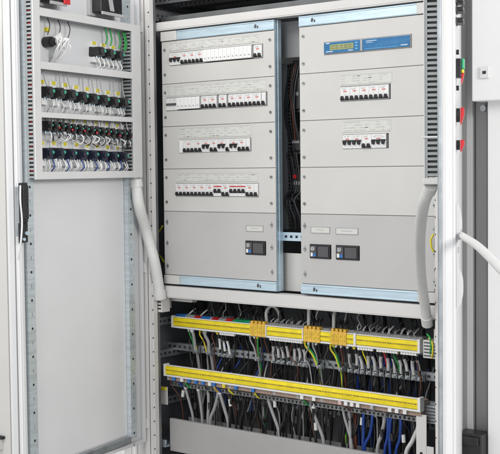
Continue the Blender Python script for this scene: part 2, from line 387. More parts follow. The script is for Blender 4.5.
def panel_column(X0, W, label, holes, cover_left):
    t = thing('distribution_panel', label, 'panel', CF, (X0+W/2, .01, -.862), 'distribution panels side by side in the cabinet')
    # zinc side frames behind the plates
    for xa, xb in ((X0+.0005, X0+.004), (X0+W-.004, X0+W-.0005)):
        MB(CF).box(xa, xb, .004, .035, -.860, .035).box(min(xa, X0+W-.014), max(xb, X0+.014), .0355, .038, -.860, .035).build('side_frame', ZINC, t, .0006)
    ex = X0+W
    MB(CF).box(ex+.004, ex+.007, .010, .014, -.858, .033).build('frame_edge_strip', ZINC, t)
    for (za, zb), hs in zip(ROWS, holes):
        low = za == -.60
        p = plate_with_holes(CF, X0, X0+W, zb+.0009, za-.0009, hs).build('cover_plate', PAINT2 if low else PAINT, t, .0005, 1)
        h = za-zb
        for xs in (X0+.016, X0+W-.018):
            for q in ((.17, .50, .86) if low else (.20, .78)): screw(p, CF, xs, za-h*q, wing=low)
        MB(CF).box(X0+.003, X0+W-.003, .0028, .0034, zb-.004, zb+.004).build('seam_backing', SEAM, p)
    for nm, za, zb in (('top', .0012, .0345), ('bottom', -.8590, -.8278)):
        ca, cb = (X0, X0+.075) if cover_left else (X0+W-.075, X0+W)
        ra, rb = (X0+.0755, X0+W) if cover_left else (X0, X0+W-.0755)
        rl = MB(CF).box(ra, rb, -.003, .003, za, zb).box(ra+.001, rb-.001, -.0052, -.0032, za+.002, za+.005).box(ra+.001, rb-.001, -.0052, -.0032, zb-.005, zb-.002)
        ro = rl.build('zinc_rail', ZINC, t, .0008)
        lx = (rb-.075) if cover_left else (ra+.055); zc = (za+zb)/2
        lk = MB(CF).prism([(lx-.006, zc-.004), (lx-.001, zc-.006), (lx+.003, zc+.001), (lx+.0015, zc+.007), (lx-.004, zc+.006)], -.0046, -.0031)
        lk.prism([(lx+.005, zc-.007), (lx+.010, zc-.006), (lx+.011, zc+.001), (lx+.0065, zc+.002)], -.0042, -.0031)
        lk.build('latch_mark', INKD, ro)
        MB(CF).box(ca, cb-.0005, -.006, .003, za, zb).build('end_cover', PAINT, t, .0015)
    return t

CUT = [(-.0405, -.0875), (-.1985, -.2455), (-.3485, -.3945), (-.5005, -.5470)]
LH = [[(.038, .458, CUT[0][1], CUT[0][0])], [(.018, .474, CUT[1][1], CUT[1][0])], [(.080, .404, CUT[2][1], CUT[2][0])], [(.058, .434, CUT[3][1], CUT[3][0])], [(.374, .462, -.741, -.694)]]
PW = .5055; RX = .607; RW = .512
RH = [[(.705, 1.024, -.0945, -.0560)], [(.766, .950, CUT[1][1], CUT[1][0])], [(.773, .942, CUT[2][1], CUT[2][0])], [], [(.642, .726, -.743, -.697), (.744, .834, -.743, -.697)]]
LPN = panel_column(0, PW, 'left distribution panel with four rows of circuit breakers', LH, True)
RPN = panel_column(RX, RW, 'right distribution panel with the blue meter at its top', RH, False)

# ------------------------------------------------------------------ breakers
U = .01775
MCACHE = {}
def breaker(style, poles, x, zc, label, group, cat='circuit breaker'):
    key = (style, poles)
    if key in MCACHE: return copy_tree(MCACHE[key], CF, (x, 0, zc), label, group)
    w = poles*U - .0005
    t = thing({'aux': 'blanking_module', 'iso': 'switch_disconnector'}.get(style, 'circuit_breaker'), label, cat, CF, (x, 0, zc), group); MCACHE[key] = t
    F = CF @ Matrix.Translation((x, 0, zc))
    if style == 'aux':
        m = MB(F).prism([(.03, -.0195), (-.0045, -.0195), (-.0065, -.018), (-.0065, .018), (-.0045, .022), (.03, .022)], .0003, w, axis='x')
        m.build('body', WCAP, t, .0004)
        MB(F).box(w*.30, w*.66, -.0071, -.0066, -.0105, -.0065).build('slot', INK, t)
        return t
    m = MB(F).prism([(.04, -.0222), (.0005, -.0222), (-.003, -.0205), (-.003, .0205), (.0005, .0222), (.04, .0222)], .0003, w, axis='x')
    for k in range(1, poles): m.box(k*U-.0004, k*U+.0002, -.0033, -.0031, -.020, .020, 1)
    text_lines(m, .001, w-.001, .012, .019, -.0031, 2, .012, .7, 2, .0011)
    m.build('body', [WPL, INK, INK], t, .0004)
    if style == 'iso':
        MB(F).box(.004, w-.004, -.009, -.0031, -.004, .0035).build('toggle', INKD, t, .0008); return t
    down = style == 'down'; zb = {'up': -.0205, 'down': .0025, 'raised': -.010}[style]
    tg = MB(F)
    tg.box(.0006, w-.0006, -.0050, -.0031, zb, zb+.0035) if not down else tg.box(.0006, w-.0006, -.0055, -.0031, zb-.001, zb+.0025)
    for k in range(poles):
        c = k*U + U/2 - .0003
        if not down:
            a = [(c-.0062, zb+.0036), (c+.0062, zb+.0036), (c+.0026, zb+.0140), (c-.0026, zb+.0140)]
        else:
            a = [(c-.0026, zb-.0125), (c+.0026, zb-.0125), (c+.0062, zb-.0011), (c-.0062, zb-.0011)]
        tg.prism(a, -.0100, -.0031)
    tg.build('toggle', BLACK, t, .0006)
    if style == 'raised':
        MB(F).box(.001, w-.001, -.0040, -.0031, .0105, .0140).build('red_band', RED, t)
    elif not (style == 'up' and poles == 1):
        MB(F).box(w*.5-.0065, w*.5+.0065, -.0038, -.0031, .0062, .0098).build('red_mark', REDL, t)
    return t

STY = {'up': 'switched on', 'down': 'switched down', 'raised': 'banded red', 'aux': '', 'iso': ''}
PN = {1: 'one-pole', 2: 'two-pole', 3: 'three-pole', 4: 'four-pole'}
def fill_row(x0, zc, spec, where, group):
    x = x0; n = sum(1 for s in spec if s[0] not in ('gap',)); cnt = {}; tot = {}
    for s, p in spec: tot[(s, p)] = tot.get((s, p), 0)+1
    for s, p in spec:
        if s == 'gap': x += p*U; continue
        i = cnt.get((s, p), 0); cnt[(s, p)] = i+1; n = tot[(s, p)]
        if s == 'aux': noun, cat = 'white blank module', 'module'
        elif s == 'iso': noun, cat = 'white switch with a dark bar', 'switch'
        else: noun, cat = f'{PN[p]} breaker {STY[s]}', 'circuit breaker'
        if n == 1: lab = f'{noun} in {where}'
        elif i in (0, n-1): lab = f'{nth(i, n)} {noun} in {where}'
        else: lab = f'{nth(i, n)} from left, {noun} in {where}'
        breaker(s, p, x, zc, lab, group, cat); x += p*U
ZC = [(a+b)/2 for a, b in CUT]
fill_row(.040, ZC[0], [('down', 3), ('up', 2), ('up', 2), ('up', 2)] + [('aux', 1)]*12 + [('gap', .4), ('up', 2)], 'the top row of the left panel', 'modules in the top row of the left panel')
fill_row(.0205, ZC[1], [('iso', 3)] + [('aux', 1)]*6 + [('gap', .3), ('up', 2), ('up', 2), ('gap', .5), ('up', 3)[0:0] or ('up', 2), ('gap', .4), ('up', 2), ('up', 2), ('up', 2), ('up', 2), ('gap', .1)] + [('up', 1)], 'the second row of the left panel', 'modules in the second row of the left panel')
fill_row(.0815, ZC[2], [('gap', 1), ('up', 3), ('up', 2), ('down', 2), ('up', 2), ('down', 2), ('up', 1), ('down', 2), ('up', 2), ('up', 1)], 'the third row of the left panel', 'breakers in the third row of the left panel')
fill_row(.0605, ZC[3], [('up', 2)]*5 + [('raised', 2), ('up', 2), ('raised', 2), ('raised', 2), ('up', 2), ('up', 1)], 'the fourth row of the left panel', 'breakers in the fourth row of the left panel')
fill_row(.7675, ZC[1], [('up', 2)]*5 + [('gap', .3)], 'the upper row of the right panel', 'breakers in the upper row of the right panel')
fill_row(.7750, ZC[2], [('down', 2), ('down', 2), ('up', 2), ('down', 3)], 'the lower row of the right panel', 'breakers in the lower row of the right panel')
# DIN rails, coloured dark to stand in for the shade behind the cut-outs
for P, X0, W, zs in ((LPN, .01, .48, ZC), (RPN, RX+.01, .48, ZC[1:3])):
    for z in zs: MB(CF).box(X0, X0+W, .045, .05, z-.0175, z+.0175).build('din_rail', HOLE, P)
MB(CF).box(.0815, .0985, -.004, .03, ZC[2]-.022, ZC[2]+.022).build('blanking_strip', WCAP, LPN, .0005)

# paper label strips above the rows
def label_strip(P, x0, x1, z0, z1, rows, colw=.036, fill=.8, frame=False):
    m = MB(CF).box(x0, x1, -.0008, -.0002, z0, z1); text_lines(m, x0, x1, z0, z1, -.0008, rows, colw, fill)
    o = m.build('label_strip', [PAPER, INK], P)
    k = MB(CF); e = .0008
    k.box(x0, x1, -.0011, -.0003, z1, z1+e); k.box(x0, x1, -.0011, -.0003, z0-e, z0)
    k.build('strip_edge', INK, o)
label_strip(LPN, .035, .440, -.034, -.010, 4, .03)
label_strip(LPN, .020, .470, -.193, -.160, 4, .034)
label_strip(LPN, .078, .404, -.342, -.309, 4, .034)
label_strip(LPN, .062, .430, -.494, -.468, 3, .034)
label_strip(RPN, .766, .955, -.194, -.165, 4, .04)
label_strip(RPN, .773, .950, -.341, -.308, 4, .04)
def tag_frame(P, x0, x1, z0, z1):
    m = MB(CF).box(x0, x1, -.0010, -.0002, z0, z1)
    for a in ((x0, x1, z1-.0016, z1), (x0, x1, z0, z0+.0016), (x0, x0+.0016, z0+.0017, z1-.0017), (x1-.0016, x1, z0+.0017, z1-.0017)):
        m.box(a[0], a[1], -.0024, -.0011, a[2], a[3], 1)
    m.box(x0+.022, x1-.022, -.0013, -.0011, (z0+z1)/2-.001, (z0+z1)/2+.001, 1)
    m.build('name_plate', [PAPER, INK], P)
tag_frame(LPN, .378, .452, -.662, -.642); tag_frame(RPN, .647, .722, -.661, -.640); tag_frame(RPN, .744, .829, -.662, -.641)

# black moulded-case breakers in the bottom plates
def mccb(x0, x1, z0, z1, label):
    t = thing('moulded_case_breaker', label, 'circuit breaker', CF, ((x0+x1)/2, 0, z0), 'black switches in the bottom plates')
    w = x1-x0; h = z1-z0; m = MB(CF)
    m.box(x0, x1, -.004, .05, z0, z1)
    m.build('body', BLACK, t, .0012)
    MB(CF).box(x0+.004, x0+w*.36, -.0075, -.0042, z0+.004, z1-.004).build('control_face', INKD, t, .0006)
    MB(CF).box(x0+w*.40, x1-.006, -.0062, -.0042, z0+.005, z1-.006).build('cover', INKD, t, .0008)
    MB(CF).cyl((x0+w*.20, -.0076, z1-h*.30), (0, -1, 0), .0075, .003, 14).box(x0+w*.17, x0+w*.22, -.0128, -.0108, z1-h*.45, z1-h*.15).build('reset_dial', GTERM, t)
    MB(CF).box(x0+.008, x0+w*.20, -.0100, -.0077, z0+h*.14, z0+h*.42).build('white_button', WPL, t, .0006)
    MB(CF).box(x0+w*.21, x0+w*.34, -.0090, -.0077, z0+h*.14, z0+h*.36).build('blue_button', BLUE, t, .0006)
mccb(.376, .460, -.740, -.6955, 'black moulded switch low on the left panel')
mccb(.644, .724, -.742, -.698, 'black moulded switch low on the right panel, nearer the gap')
mccb(.746, .832, -.742, -.698, 'black moulded switch low on the right panel, away from the gap')

# power meter
t = thing('power_meter', 'long blue power meter with a small olive display', 'meter', CF, (.864, 0, -.0945))
MB(CF).box(.7055, 1.0235, -.0040, .03, -.0940, -.0565).build('housing', GTERM, t, .001)
MB(CF).box(.708, .8445, -.0062, -.0042, -.0920, -.0585).build('control_face', MBLUE, t, .0006)
MB(CF).box(.853, 1.0215, -.0062, -.0042, -.0920, -.0585).build('plain_face', MBLUE, t, .0006)
MB(CF).box(.845, .8525, -.0070, -.0042, -.0925, -.0580).build('divider', GTERM, t, .0004)
MB(CF).box(.731, .820, -.0070, -.0063, -.0835, -.0655).build('display', LCD, t, .0004)
m = MB(CF)
for k in range(3): m.box(.826, .836, -.0072, -.0063, -.087+.009*k, -.0815+.009*k)
m.build('buttons', MBLUE2, t, .0003)
m = MB(CF)
for x in (.737, .753, .770, .786, .802): 
    for z in (-.079, -.072): m.box(x, x+.010, -.00725, -.0071, z, z+.0026)
m.build('display_digits', mat('lcd_segments', (.16, .19, .09), .4), t)
m = MB(CF)
for x0, x1, z in ((.716, .742, -.0885), (.800, .818, -.0890), (.716, .73, -.0625), (.990, 1.014, -.0872)): m.box(x0, x1, -.0066, -.0063, z, z+.0028)
m.box(.866, .905, -.0066, -.0063, -.0655, -.0635); m.box(.866, .890, -.0066, -.0063, -.070, -.0685)
m.build('printed_marks', mat('pale_meter_print', (.55, .66, .76), .5), t)
m = MB(CF)
for k in range(7):
    x = .900 + k*.016
    m.prism([(x, -.083+.0006*k), (x+.030, -.070+.0004*k), (x+.030, -.0692+.0004*k), (x, -.0822+.0006*k)], -.0066, -.0063)
m.box(.862, .985, -.0066, -.0063, -.0890, -.0875)
m.build('wave_print', MBLUE2, t)
MB(CF).box(.7035, 1.0255, -.0012, .0, -.0962, -.0948).box(.7035, 1.0255, -.0012, .0, -.0558, -.0545).build('bezel', INK, t)

# ------------------------------------------------------------------ left door (local x runs from -0.605 at its free edge to 0 at the hinge)
DW = .660; DZ0, DZ1 = -1.425, .185
ldoor = MB(LD).box(-DW, 0, .0, .030, DZ0, DZ1).build('door', DOORP, cab, .002)
ldoor['label'] = 'left door of the cabinet, swung wide with devices on its inner side'
MB(LD).box(-DW, -DW+.012, -.016, -.0005, DZ0, DZ1).build('edge_lip', DOORP, ldoor, .0012)
MB(LD).box(-DW+.0125, -DW+.0165, -.010, -.0005, DZ0+.006, DZ1).build('gasket', MIDG, ldoor)
MB(LD).box(-.012, 0, -.014, -.0005, DZ0, DZ1).build('edge_lip', DOORP, ldoor, .0012)
MB(LD).box(-DW+.0125, -.0125, -.014, -.0005, DZ0, DZ0+.012).build('edge_lip', DOORP, ldoor, .0012)
MB(LD).box(-DW-.0012, -DW-.0002, .006, .010, DZ0, DZ1).build('edge_groove', SEAM, ldoor)
def perf_rail(x0, x1, y0, z0, z1, step, parent, F=LD):
    m = MB(F).box(x0, x1, y0, -.0005, z0, z1)
    z = z1-step*.5; c = (x0+x1)/2
    while z > z0:
        m.cyl((c, y0-.0001, z), (0, -1, 0), .0042, .0004, 12, 1)
        m.box(c-.0018, c+.0018, y0-.0005, y0-.0001, z-step*.5-.006, z-step*.5+.006, 2)
        z -= step
    return m.build('perforated_rail', [ZINCR, HOLE, ZINCD], parent, .001)
ra0, ra1 = at(LD, 28.3, 300, -.020).x, at(LD, 35.6, 300, -.020).x
rb0, rb1 = at(LD, 129.3, 300, -.020).x, at(LD, 135.0, 300, -.020).x
perf_rail(ra0, ra1, -.020, DZ0+.03, DZ1-.03, .0875, ldoor)
perf_rail(rb0, rb1, -.020, DZ0+.03, DZ1-.03, .0875, ldoor)
MB(LD).box(ra1+.003, rb0-.003, -.022, -.004, DZ0+.018, DZ0+.040).build('bottom_rail', ZINCD, ldoor, .001)
MB(LD).box(ra1+.001, rb0-.001, -.0035, -.0005, DZ0+.045, DZ1-.03).build('inner_plate', DOORP, ldoor, .001)
# frame of wiring ducts; lids lie 60 mm in front of the door
DY = -.055
def lx(u, v, off=DY): return at(LD, u, v, off).x
def lz(u, v, off=DY): return at(LD, u, v, off).z
zt2 = (lz(42.5, 59.5)+lz(134, 74))/2; zb2 = (lz(42.5, 66)+lz(134, 81.6))/2
zt3 = (lz(42.5, 110.4)+lz(134, 119))/2; zb3 = (lz(42.5, 116.5)+lz(134, 123))/2
zt4 = (lz(42.5, 171.6)+lz(134, 171))/2; zb4 = (lz(36, 179)+lz(136, 178))/2
zt1 = (lz(41, 4.5)+lz(135, 27.2))/2; zb1 = (lz(41, 12.6)+lz(135, 34.4))/2
xa0, xa1 = lx(34.5, 100), lx(41.5, 100); xb0, xb1 = lx(133, 100), lx(141.5, 100)
print('door ducts', [round(v, 3) for v in (zt1, zb1, zt2, zb2, zt3, zb3, zt4, zb4, xa0, xa1, xb0, xb1)])
slot_duct(LD, xa0, xa1, DY, -.001, zb4, DZ1-.02, 'wiring_duct', ldoor, base=.027)
slot_duct(LD, xb0, xb1, DY, -.001, zb4, zt1, 'wiring_duct', ldoor)
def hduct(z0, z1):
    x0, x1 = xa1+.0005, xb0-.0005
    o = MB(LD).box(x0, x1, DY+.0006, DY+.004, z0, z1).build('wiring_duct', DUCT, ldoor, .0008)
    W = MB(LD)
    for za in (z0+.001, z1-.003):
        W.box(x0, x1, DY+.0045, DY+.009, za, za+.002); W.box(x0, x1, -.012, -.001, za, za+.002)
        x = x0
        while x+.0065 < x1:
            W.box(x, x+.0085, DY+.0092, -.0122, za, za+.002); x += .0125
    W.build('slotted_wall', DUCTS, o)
    MB(LD).box(x0+.001, x1-.001, DY+.012, -.003, z0+.006, z1-.006).build('duct_shade_block', DFILL, o)
for a, b in ((zb1, zt1), (zb2, zt2), (zb3, zt3), (zb4, zt4)): hduct(a, b)
# little red wire ends showing in the slots of the outer duct
m = MB(LD)
for k in range(16):
    z = zt1-.01-k*.0375
    if z > zb4+.02: m.tube([(xa0+.0065, DY+.010+random.uniform(0, .004), z), (xa0+.0065, DY+.026, z-.002)], .0016, 6)
m.build('red_wire_ends', RED, ldoor)

# door latch
t = MB(LD)
p0 = at(LD, 21, 184, -.03); p1 = at(LD, 21, 234, -.03)
xl = -DW+.030
q0, q1 = at(LD, 21.5, 200, -.05).x, at(LD, 28, 200, -.05).x
r0, r1 = at(LD, 20.5, 225, -.046).x, at(LD, 28, 225, -.046).x
MB(LD).box((q0+q1)/2-.004, (q0+q1)/2+.004, -.036, -.0165, -.65, -.50).build('latch_base', ZINCD, ldoor)
lt = MB(LD).box(q0, q1, -.050, -.038, -.607, -.487).box(q0+.002, q1-.003, -.056, -.0505, -.597, -.495)
lt.box(r0, r1, -.046, -.036, -.668, -.6075)
lc_ = (q0+q1)/2
lo = lt.build('latch', BLACK, ldoor, .002)
MB(LD).tube(curve([(q0-.004, -.050, -.495), (q0-.010, -.054, -.54), (q0-.002, -.052, -.60), (q0-.006, -.050, -.66), (q0+.002, -.03, -.72)], 8), .0028, 8).build('latch_rod', DOORP, lo)
MB(LD).cyl((q1-.008, -.0465, -.640), (0, -1, 0), .006, .005, 12).cyl((r0+.012, -.0465, -.658), (0, -1, 0), .005, .005, 12).build('latch_screw', ZINC, lo)
MB(LD).tube([(lc_, -.022, -.668), (lc_, -.022, DZ0+.04)], .004, 8).build('lock_rod', DOORP, ldoor)
MB(LD).tube([(lc_, -.022, -.487), (lc_, -.022, DZ1-.04)], .004, 8).build('lock_rod', DOORP, ldoor)
# hinges between left door and post
for z in (-1.36, -.80, .05):
    h = MB(CF).cyl((-.0535, -.066, z-.022), (0, 0, 1), .006, .044, 12).box(-.053, -.030, -.066, -.0625, z-.018, z+.018)
    h.build('hinge', BEAMP, cab, .0006)

# --- devices on the left door
DGRP = {}
def door_block(u, v, size, body, label, group, tagc=YELT, teal=True, cache=None):
    """rear of a push button: white nut plate with a coloured tag, black contact block, small contact"""
    p = at(LD, u, v, -.030); p.y = 0
    if cache in DGRP: return copy_tree(DGRP[cache], LD, p, label, group)
    t = thing('contact_block', label, 'contact block', LD, p, group); DGRP[cache] = t
    F = LD @ Matrix.Translation(p); w, h = size
    MB(F).box(-w*.50, w*.50, -.012, -.001, h*.55, h*1.25).build('holder', WPL, t, .001)
    MB(F).box(-w*.26, w*.26, -.0135, -.0122, h*.85, h*1.22).build('tag', tagc, t, .0004)
    b = MB(F).prism([(-w*.52, -h*.5), (-w*.1, -h*.62), (w*.46, -h*.5), (w*.5, h*.35), (w*.2, h*.52), (-w*.45, h*.52)], -.044, -.001)
    b.cyl((-w*.12, -.0442, 0), (0, -1, 0), w*.30, .006, 12)
    b.build('body', body, t, .002)
    if cache in ('b', 'd', 'a'): MB(F).prism([(-w*.46, -h*1.28), (w*.40, -h*1.28), (w*.44, -h*.62), (-w*.48, -h*.62)], -.024, -.001).build('white_carrier', WPL, t, .002)
    if teal: MB(F).cyl((w*.38, -.0445, h*.08), (0, -1, 0), w*.16, .004, 10).build('green_contact', TEAL, t)
    m = MB(F)
    for k in (-.3, .1, .4): m.cyl((w*k, -.030, -h*.45), (0, 0, -1), .0022, .010, 8)
    m.build('terminal_screws', ZINC, t)
    return t
def line(u0, v0, u1, v1, n):
    """n evenly spaced spots on the door between two measured ends"""
    a, b = at(LD, u0, v0, -.030), at(LD, u1, v1, -.030)
    out = []
    for i in range(n):
        q = a.lerp(b, i/(n-1)); out.append(q + Vector((random.uniform(-.0015, .0015), 0, random.uniform(-.0015, .0015))))
    return out
def door_block_at(q, *a, **k):
    w = LD @ Vector((q.x, -.030, q.z)); d = w-CAM
    return door_block(250+FPX*d.dot(RT)/d.dot(FW), 227-FPX*d.dot(UP)/d.dot(FW), *a, **k)
for i, q in enumerate(line(46.5, 91.5, 122.5, 103, 8)):
    door_block_at(q, (.035, .031), BLACK, nthl(i, 8, 'black contact block')+' in the second row of the left door', 'contact blocks in the second row of the left door', cache='b')
for i, q in enumerate(line(47, 125.5, 127, 135, 15)):
    door_block_at(q, (.020, .030), BLACK, nthl(i, 15, 'narrow black contact block')+' in the third row of the left door', 'contact blocks in the third row of the left door', cache='c%d' % (i % 2), teal=True, tagc=YELT if i % 2 else WPL)
for i, q in enumerate(line(47, 153, 122, 156.5, 8)):
    door_block_at(q, (.030, .031), NAVY, nthl(i, 8, 'navy contact block')+' in the bottom row of the left door', 'contact blocks in the bottom row of the left door', cache='d')
for i, (u, v) in enumerate(((98.5, 51.5), (108, 53.5), (117.5, 55.5))):
    door_block(u, v, (.036, .028), BLACK, nthl(i, 3, 'black contact block')+' below the green wires on the left door', 'contact blocks under the green wires', cache='a')
# red buttons between the narrow blocks
for i, q in enumerate(line(55, 127.5, 127, 136, 7)):
    m = MB(LD).cyl((q.x, -.046, q.z-.002), (0, -1, 0), .0036, .003, 10)
    tag(m.build('red_contact', RED), nthl(i, 7, 'small red contact')+' in the third row of the left door', 'contact', 'red contacts on the left door')
# key switch bundle
p = at(LD, 53, 42, -.03); p.y = 0
t = thing('key_switch', 'white switch with a bundle of white wires, top left on the left door', 'switch', LD, p)
F = LD @ Matrix.Translation(p)
MB(F).cyl((-.008, -.001, 0), (0, -1, 0), .017, .030, 18).cyl((-.008, -.0312, 0), (0, -1, 0), .013, .008, 16).build('body', BLACK, t, .001)
wb = MB(F).cyl((.008, -.020, .004), (.5, -1, .1), .012, .034, 14).cyl((.024, -.022, -.003), (.9, -1, -.2), .011, .030, 14).cyl((.016, -.024, .014), (.3, -1, .5), .008, .026, 12)
wb.cyl((.030, -.034, .008), (1, -.6, .3), .007, .018, 10)
wb.build('white_block', WPL, t, .0015)
MB(F).box(-.010, .008, -.013, -.001, .034, .046).build('tag', YELT, t, .0004)
m = MB(F)
for k in range(9):
    x = -.012+k*.0055
    m.tube(curve([(x+.006, -.046, random.uniform(-.01, .008)), (x+random.uniform(-.012, .02), -.062, random.uniform(-.012, .018)), (x+random.uniform(-.012, .016), -.050, -.026), (x*.5+.010, -.016, -.062)], 6), .0024, 6)
m.build('white_wires', WHTW, t)
# wires on the door
def wire(path, r, m, label, group, F=LD, n=7, name='wire', sleeve=None, smat=None):
    if 'cable' in label or 'behind the' in label: name = 'cable'  # thin wires behind the strips take the cable name too
    o = MB(F).tube(path, r, n).build(name, m); tag(o, label, name, group)
    if sleeve: MB(F).tube(sleeve, r*1.45, n).build('marker_sleeve', smat or WHTW, o)
    return o
gw = [(101, 96), (106, 0), (112, 0), (118, 0), (120.5, 0)]
for i, u in enumerate((105.5, 110, 118.5, 123.5, 125)):
    a = at(LD, u, 31+(u-105)*.25, -.03); b = at(LD, u-.6, 44+(u-105)*.35, -.03)
    wire(curve([(a.x, -.028, a.z+.012), ((a.x+b.x)/2+.003, -.036, (a.z+b.z)/2), (b.x, -.034, b.z)], 6), .0028, GREENW, nthl(i, 5, 'green wire')+' hanging from the top duct of the left door', 'green wires on the left door')
def duct_wires(spots, ztop, rise, m, row, grp, r=.0018):
    n = len(spots)
    for i, q in enumerate(spots):
        x = q.x + random.uniform(-.004, .004); e = random.uniform(-.012, .012)
        wire(curve([(x, -.040, q.z+.012), (x+e, -.030, q.z+.5*(ztop-q.z)), (x+e*1.4, -.024, ztop+rise)], 6), r, m, nthl(i, n, 'thin wire')+f' rising from {row} of the left door', grp)
duct_wires(line(46.5, 91.5, 122.5, 103, 8), zb2, .01, GREYW, 'the second row', 'wires above the second row')
duct_wires(line(49, 126, 127, 135, 14), zb3, .01, WHTW, 'the third row', 'wires above the third row')
def loops(spots, m, row, grp, drop, r=.0022):
    n = len(spots)
    for i, q in enumerate(spots):
        e = random.uniform(.006, .016)*random.choice((-1, 1))
        wire(curve([(q.x, -.036, q.z-.012), (q.x+e, -.052, q.z-.012-drop*.5), (q.x+e*.2, -.044, q.z-.012-drop), (q.x-e, -.030, q.z-.016-drop*.6)], 6), r, m, nthl(i, n, 'looped wire')+f' under {row} of the left door', grp)
s3 = line(47, 125.5, 127, 135, 30)
n3 = len(s3)
for i, q in enumerate(s3):
    e = random.uniform(.006, .018)*random.choice((-1, 1)); d = random.uniform(.025, .04)
    wire(curve([(q.x, -.036, q.z-.012), (q.x+e, -.052, q.z-.012-d*.5), (q.x+e*.2, -.044, q.z-.012-d), (q.x-e, -.030, q.z-.016-d*.6)], 6), .0017, (WHTW, BLACKW, GREYW, BLACKW, LGREY)[i % 5],
         ('white ', 'black ', 'grey ', 'black ', 'pale ')[i % 5]+nthl(i, n3, 'looped wire')+' under the third row of the left door', 'looped wires under the third row')
s4 = line(47, 155, 125, 158, 24); n4 = len(s4)
for i, q in enumerate(s4):
    e = random.uniform(-.008, .008)
    wire(curve([(q.x, -.034, q.z-.010), (q.x+e, -.044, q.z-.035), (q.x+e*.4, -.026, zt4-.004)], 6), .0019, BLUEW if i % 4 == 1 else WHTW,
         ('blue ' if i % 4 == 1 else 'white ')+nthl(i, n4, 'straight wire')+' under the bottom row of the left door', 'straight wires under the bottom row')
s2 = line(47.5, 95, 123, 106, 20); n2 = len(s2)
for i, q in enumerate(s2):
    e = random.uniform(-.006, .006)
    wire(curve([(q.x, -.032, q.z-.014), (q.x+e, -.040, q.z-.03), (q.x+e, -.022, zt3-.002)], 6), .0017, WHTW if i % 4 else GREYW,
         ('white ' if i % 4 else 'grey ')+nthl(i, n2, 'straight wire')+' under the second row of the left door', 'straight wires under the second row')
s1 = line(97, 56, 119, 60, 6)
for i, q in enumerate(s1):
    wire(curve([(q.x, -.032, q.z-.006), (q.x+.003, -.040, q.z-.03), (q.x-.002, -.020, zt2-.002)], 6), .0022, WHTW, nthl(i, 6, 'white wire')+' under the three blocks of the top row', 'white wires under the top row')
s0 = line(48, 38, 68, 42, 3)
for i, q in enumerate(s0):
    wire(curve([(q.x, -.03, q.z+.01), (q.x+.006, -.034, q.z+.04), (q.x+.004, -.024, zb1+.008)], 6), .0016, BLACKW, nthl(i, 3, 'thin black wire')+' above the white switch on the left door', 'thin wires above the white switch')

# panel meters above the duct frame
def panel_meter(u0, u1, vb, vbr, h, label, red):
    a = at(LD, u0, vb, -.05); b = at(LD, u1, vbr, -.05); z0 = (a.z+b.z)/2
    t = thing('panel_meter', label, 'meter', LD, ((a.x+b.x)/2, 0, z0))
    MB(LD).box(a.x, b.x, -.016, -.001, z0-.006, z0+h).build('frame', GTERM, t, .002)
    MB(LD).box(a.x+.012, b.x-.010, -.055, -.0165, z0+.004, z0+h-.01).build('housing', BLACK, t, .003)
    MB(LD).box(a.x+.010, b.x-.008, -.062, -.0555, z0-.004, z0+.006).build('terminal_bar', GTERM, t, .001)
    if red: MB(LD).box((a.x+b.x)/2+.02, b.x, -.068, -.0625, z0+.002, z0+.018).build('red_terminal', RED, t, .001)
    else: MB(LD).prism([((a.x+b.x)/2-.01, z0+.012), ((a.x+b.x)/2+.012, z0+.012), ((a.x+b.x)/2-.008, z0+h-.02), ((a.x+b.x)/2-.03, z0+h-.02)], -.0575, -.0552).build('slanted_patch', GTERM, t)  # slanted grey patch on the housing front
panel_meter(46, 66, 1.5, 6.5, .05, 'small grey panel meter with a red terminal, high on the left door', True)
panel_meter(98, 123, 11, 19, .11, 'square black panel meter, highest on the left door beside the post', False)

# ------------------------------------------------------------------ right door (local x from 0 at the hinge to 0.6 at its free edge)
RWD = .60; RZ0, RZ1 = -1.60, .185
rdoor = MB(RD).box(0, RWD, .0, .031, RZ0, RZ1).build('door', DOORP, cab, .002)
rdoor['label'] = 'right door of the cabinet, swung wide and seen edge on'
MB(RD).box(RWD-.012, RWD, -.008, -.0005, RZ0, RZ1).build('edge_lip', ZINCD, rdoor, .001)
MB(RD).box(RWD+.0002, RWD+.0012, .004, .007, RZ0, RZ1).box(RWD+.0002, RWD+.0010, .0245, .026, RZ0, RZ1).build('edge_groove', DUCT, rdoor)
m = MB(RD).box(.545, .575, -.012, -.0005, RZ0+.03, RZ1-.03)
z = RZ1-.06
while z > RZ0+.06:
    m.cyl((.5751, -.0062, z), (1, 0, 0), .0028, .0004, 10, 1); z -= .0375
m.build('perforated_rail', [ZINCD, HOLE], rdoor, .001)
zbR = (at(RD, 430, 178, -.03)).z
dx0, dx1 = .50, .540
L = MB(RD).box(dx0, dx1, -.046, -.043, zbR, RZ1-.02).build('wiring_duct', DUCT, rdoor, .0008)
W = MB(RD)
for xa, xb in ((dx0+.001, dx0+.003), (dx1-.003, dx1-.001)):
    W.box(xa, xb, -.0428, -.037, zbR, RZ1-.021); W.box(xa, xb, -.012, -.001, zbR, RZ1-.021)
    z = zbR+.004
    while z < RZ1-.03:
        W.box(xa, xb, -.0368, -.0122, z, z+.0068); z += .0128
W.build('slotted_wall', DUCTS, L); MB(RD).box(dx0+.008, dx1-.008, -.041, -.003, zbR+.002, RZ1-.025).build('duct_shade_block', DFILL, L)
m = MB(RD)
for k in range(5): m.tube([(dx1-.0035, -.036, RZ1-.085-k*.026), (dx1-.0035, -.014, RZ1-.087-k*.026)], .0016, 6)
m.build('red_wire_ends', RED, L)
MB(RD).box(dx0-.002, dx1+.003, -.049, -.0005, zbR-.016, zbR-.001).build('duct_end_clip', LGREY, L, .002)
zt_ = level(RD, .54, -.046, 137)
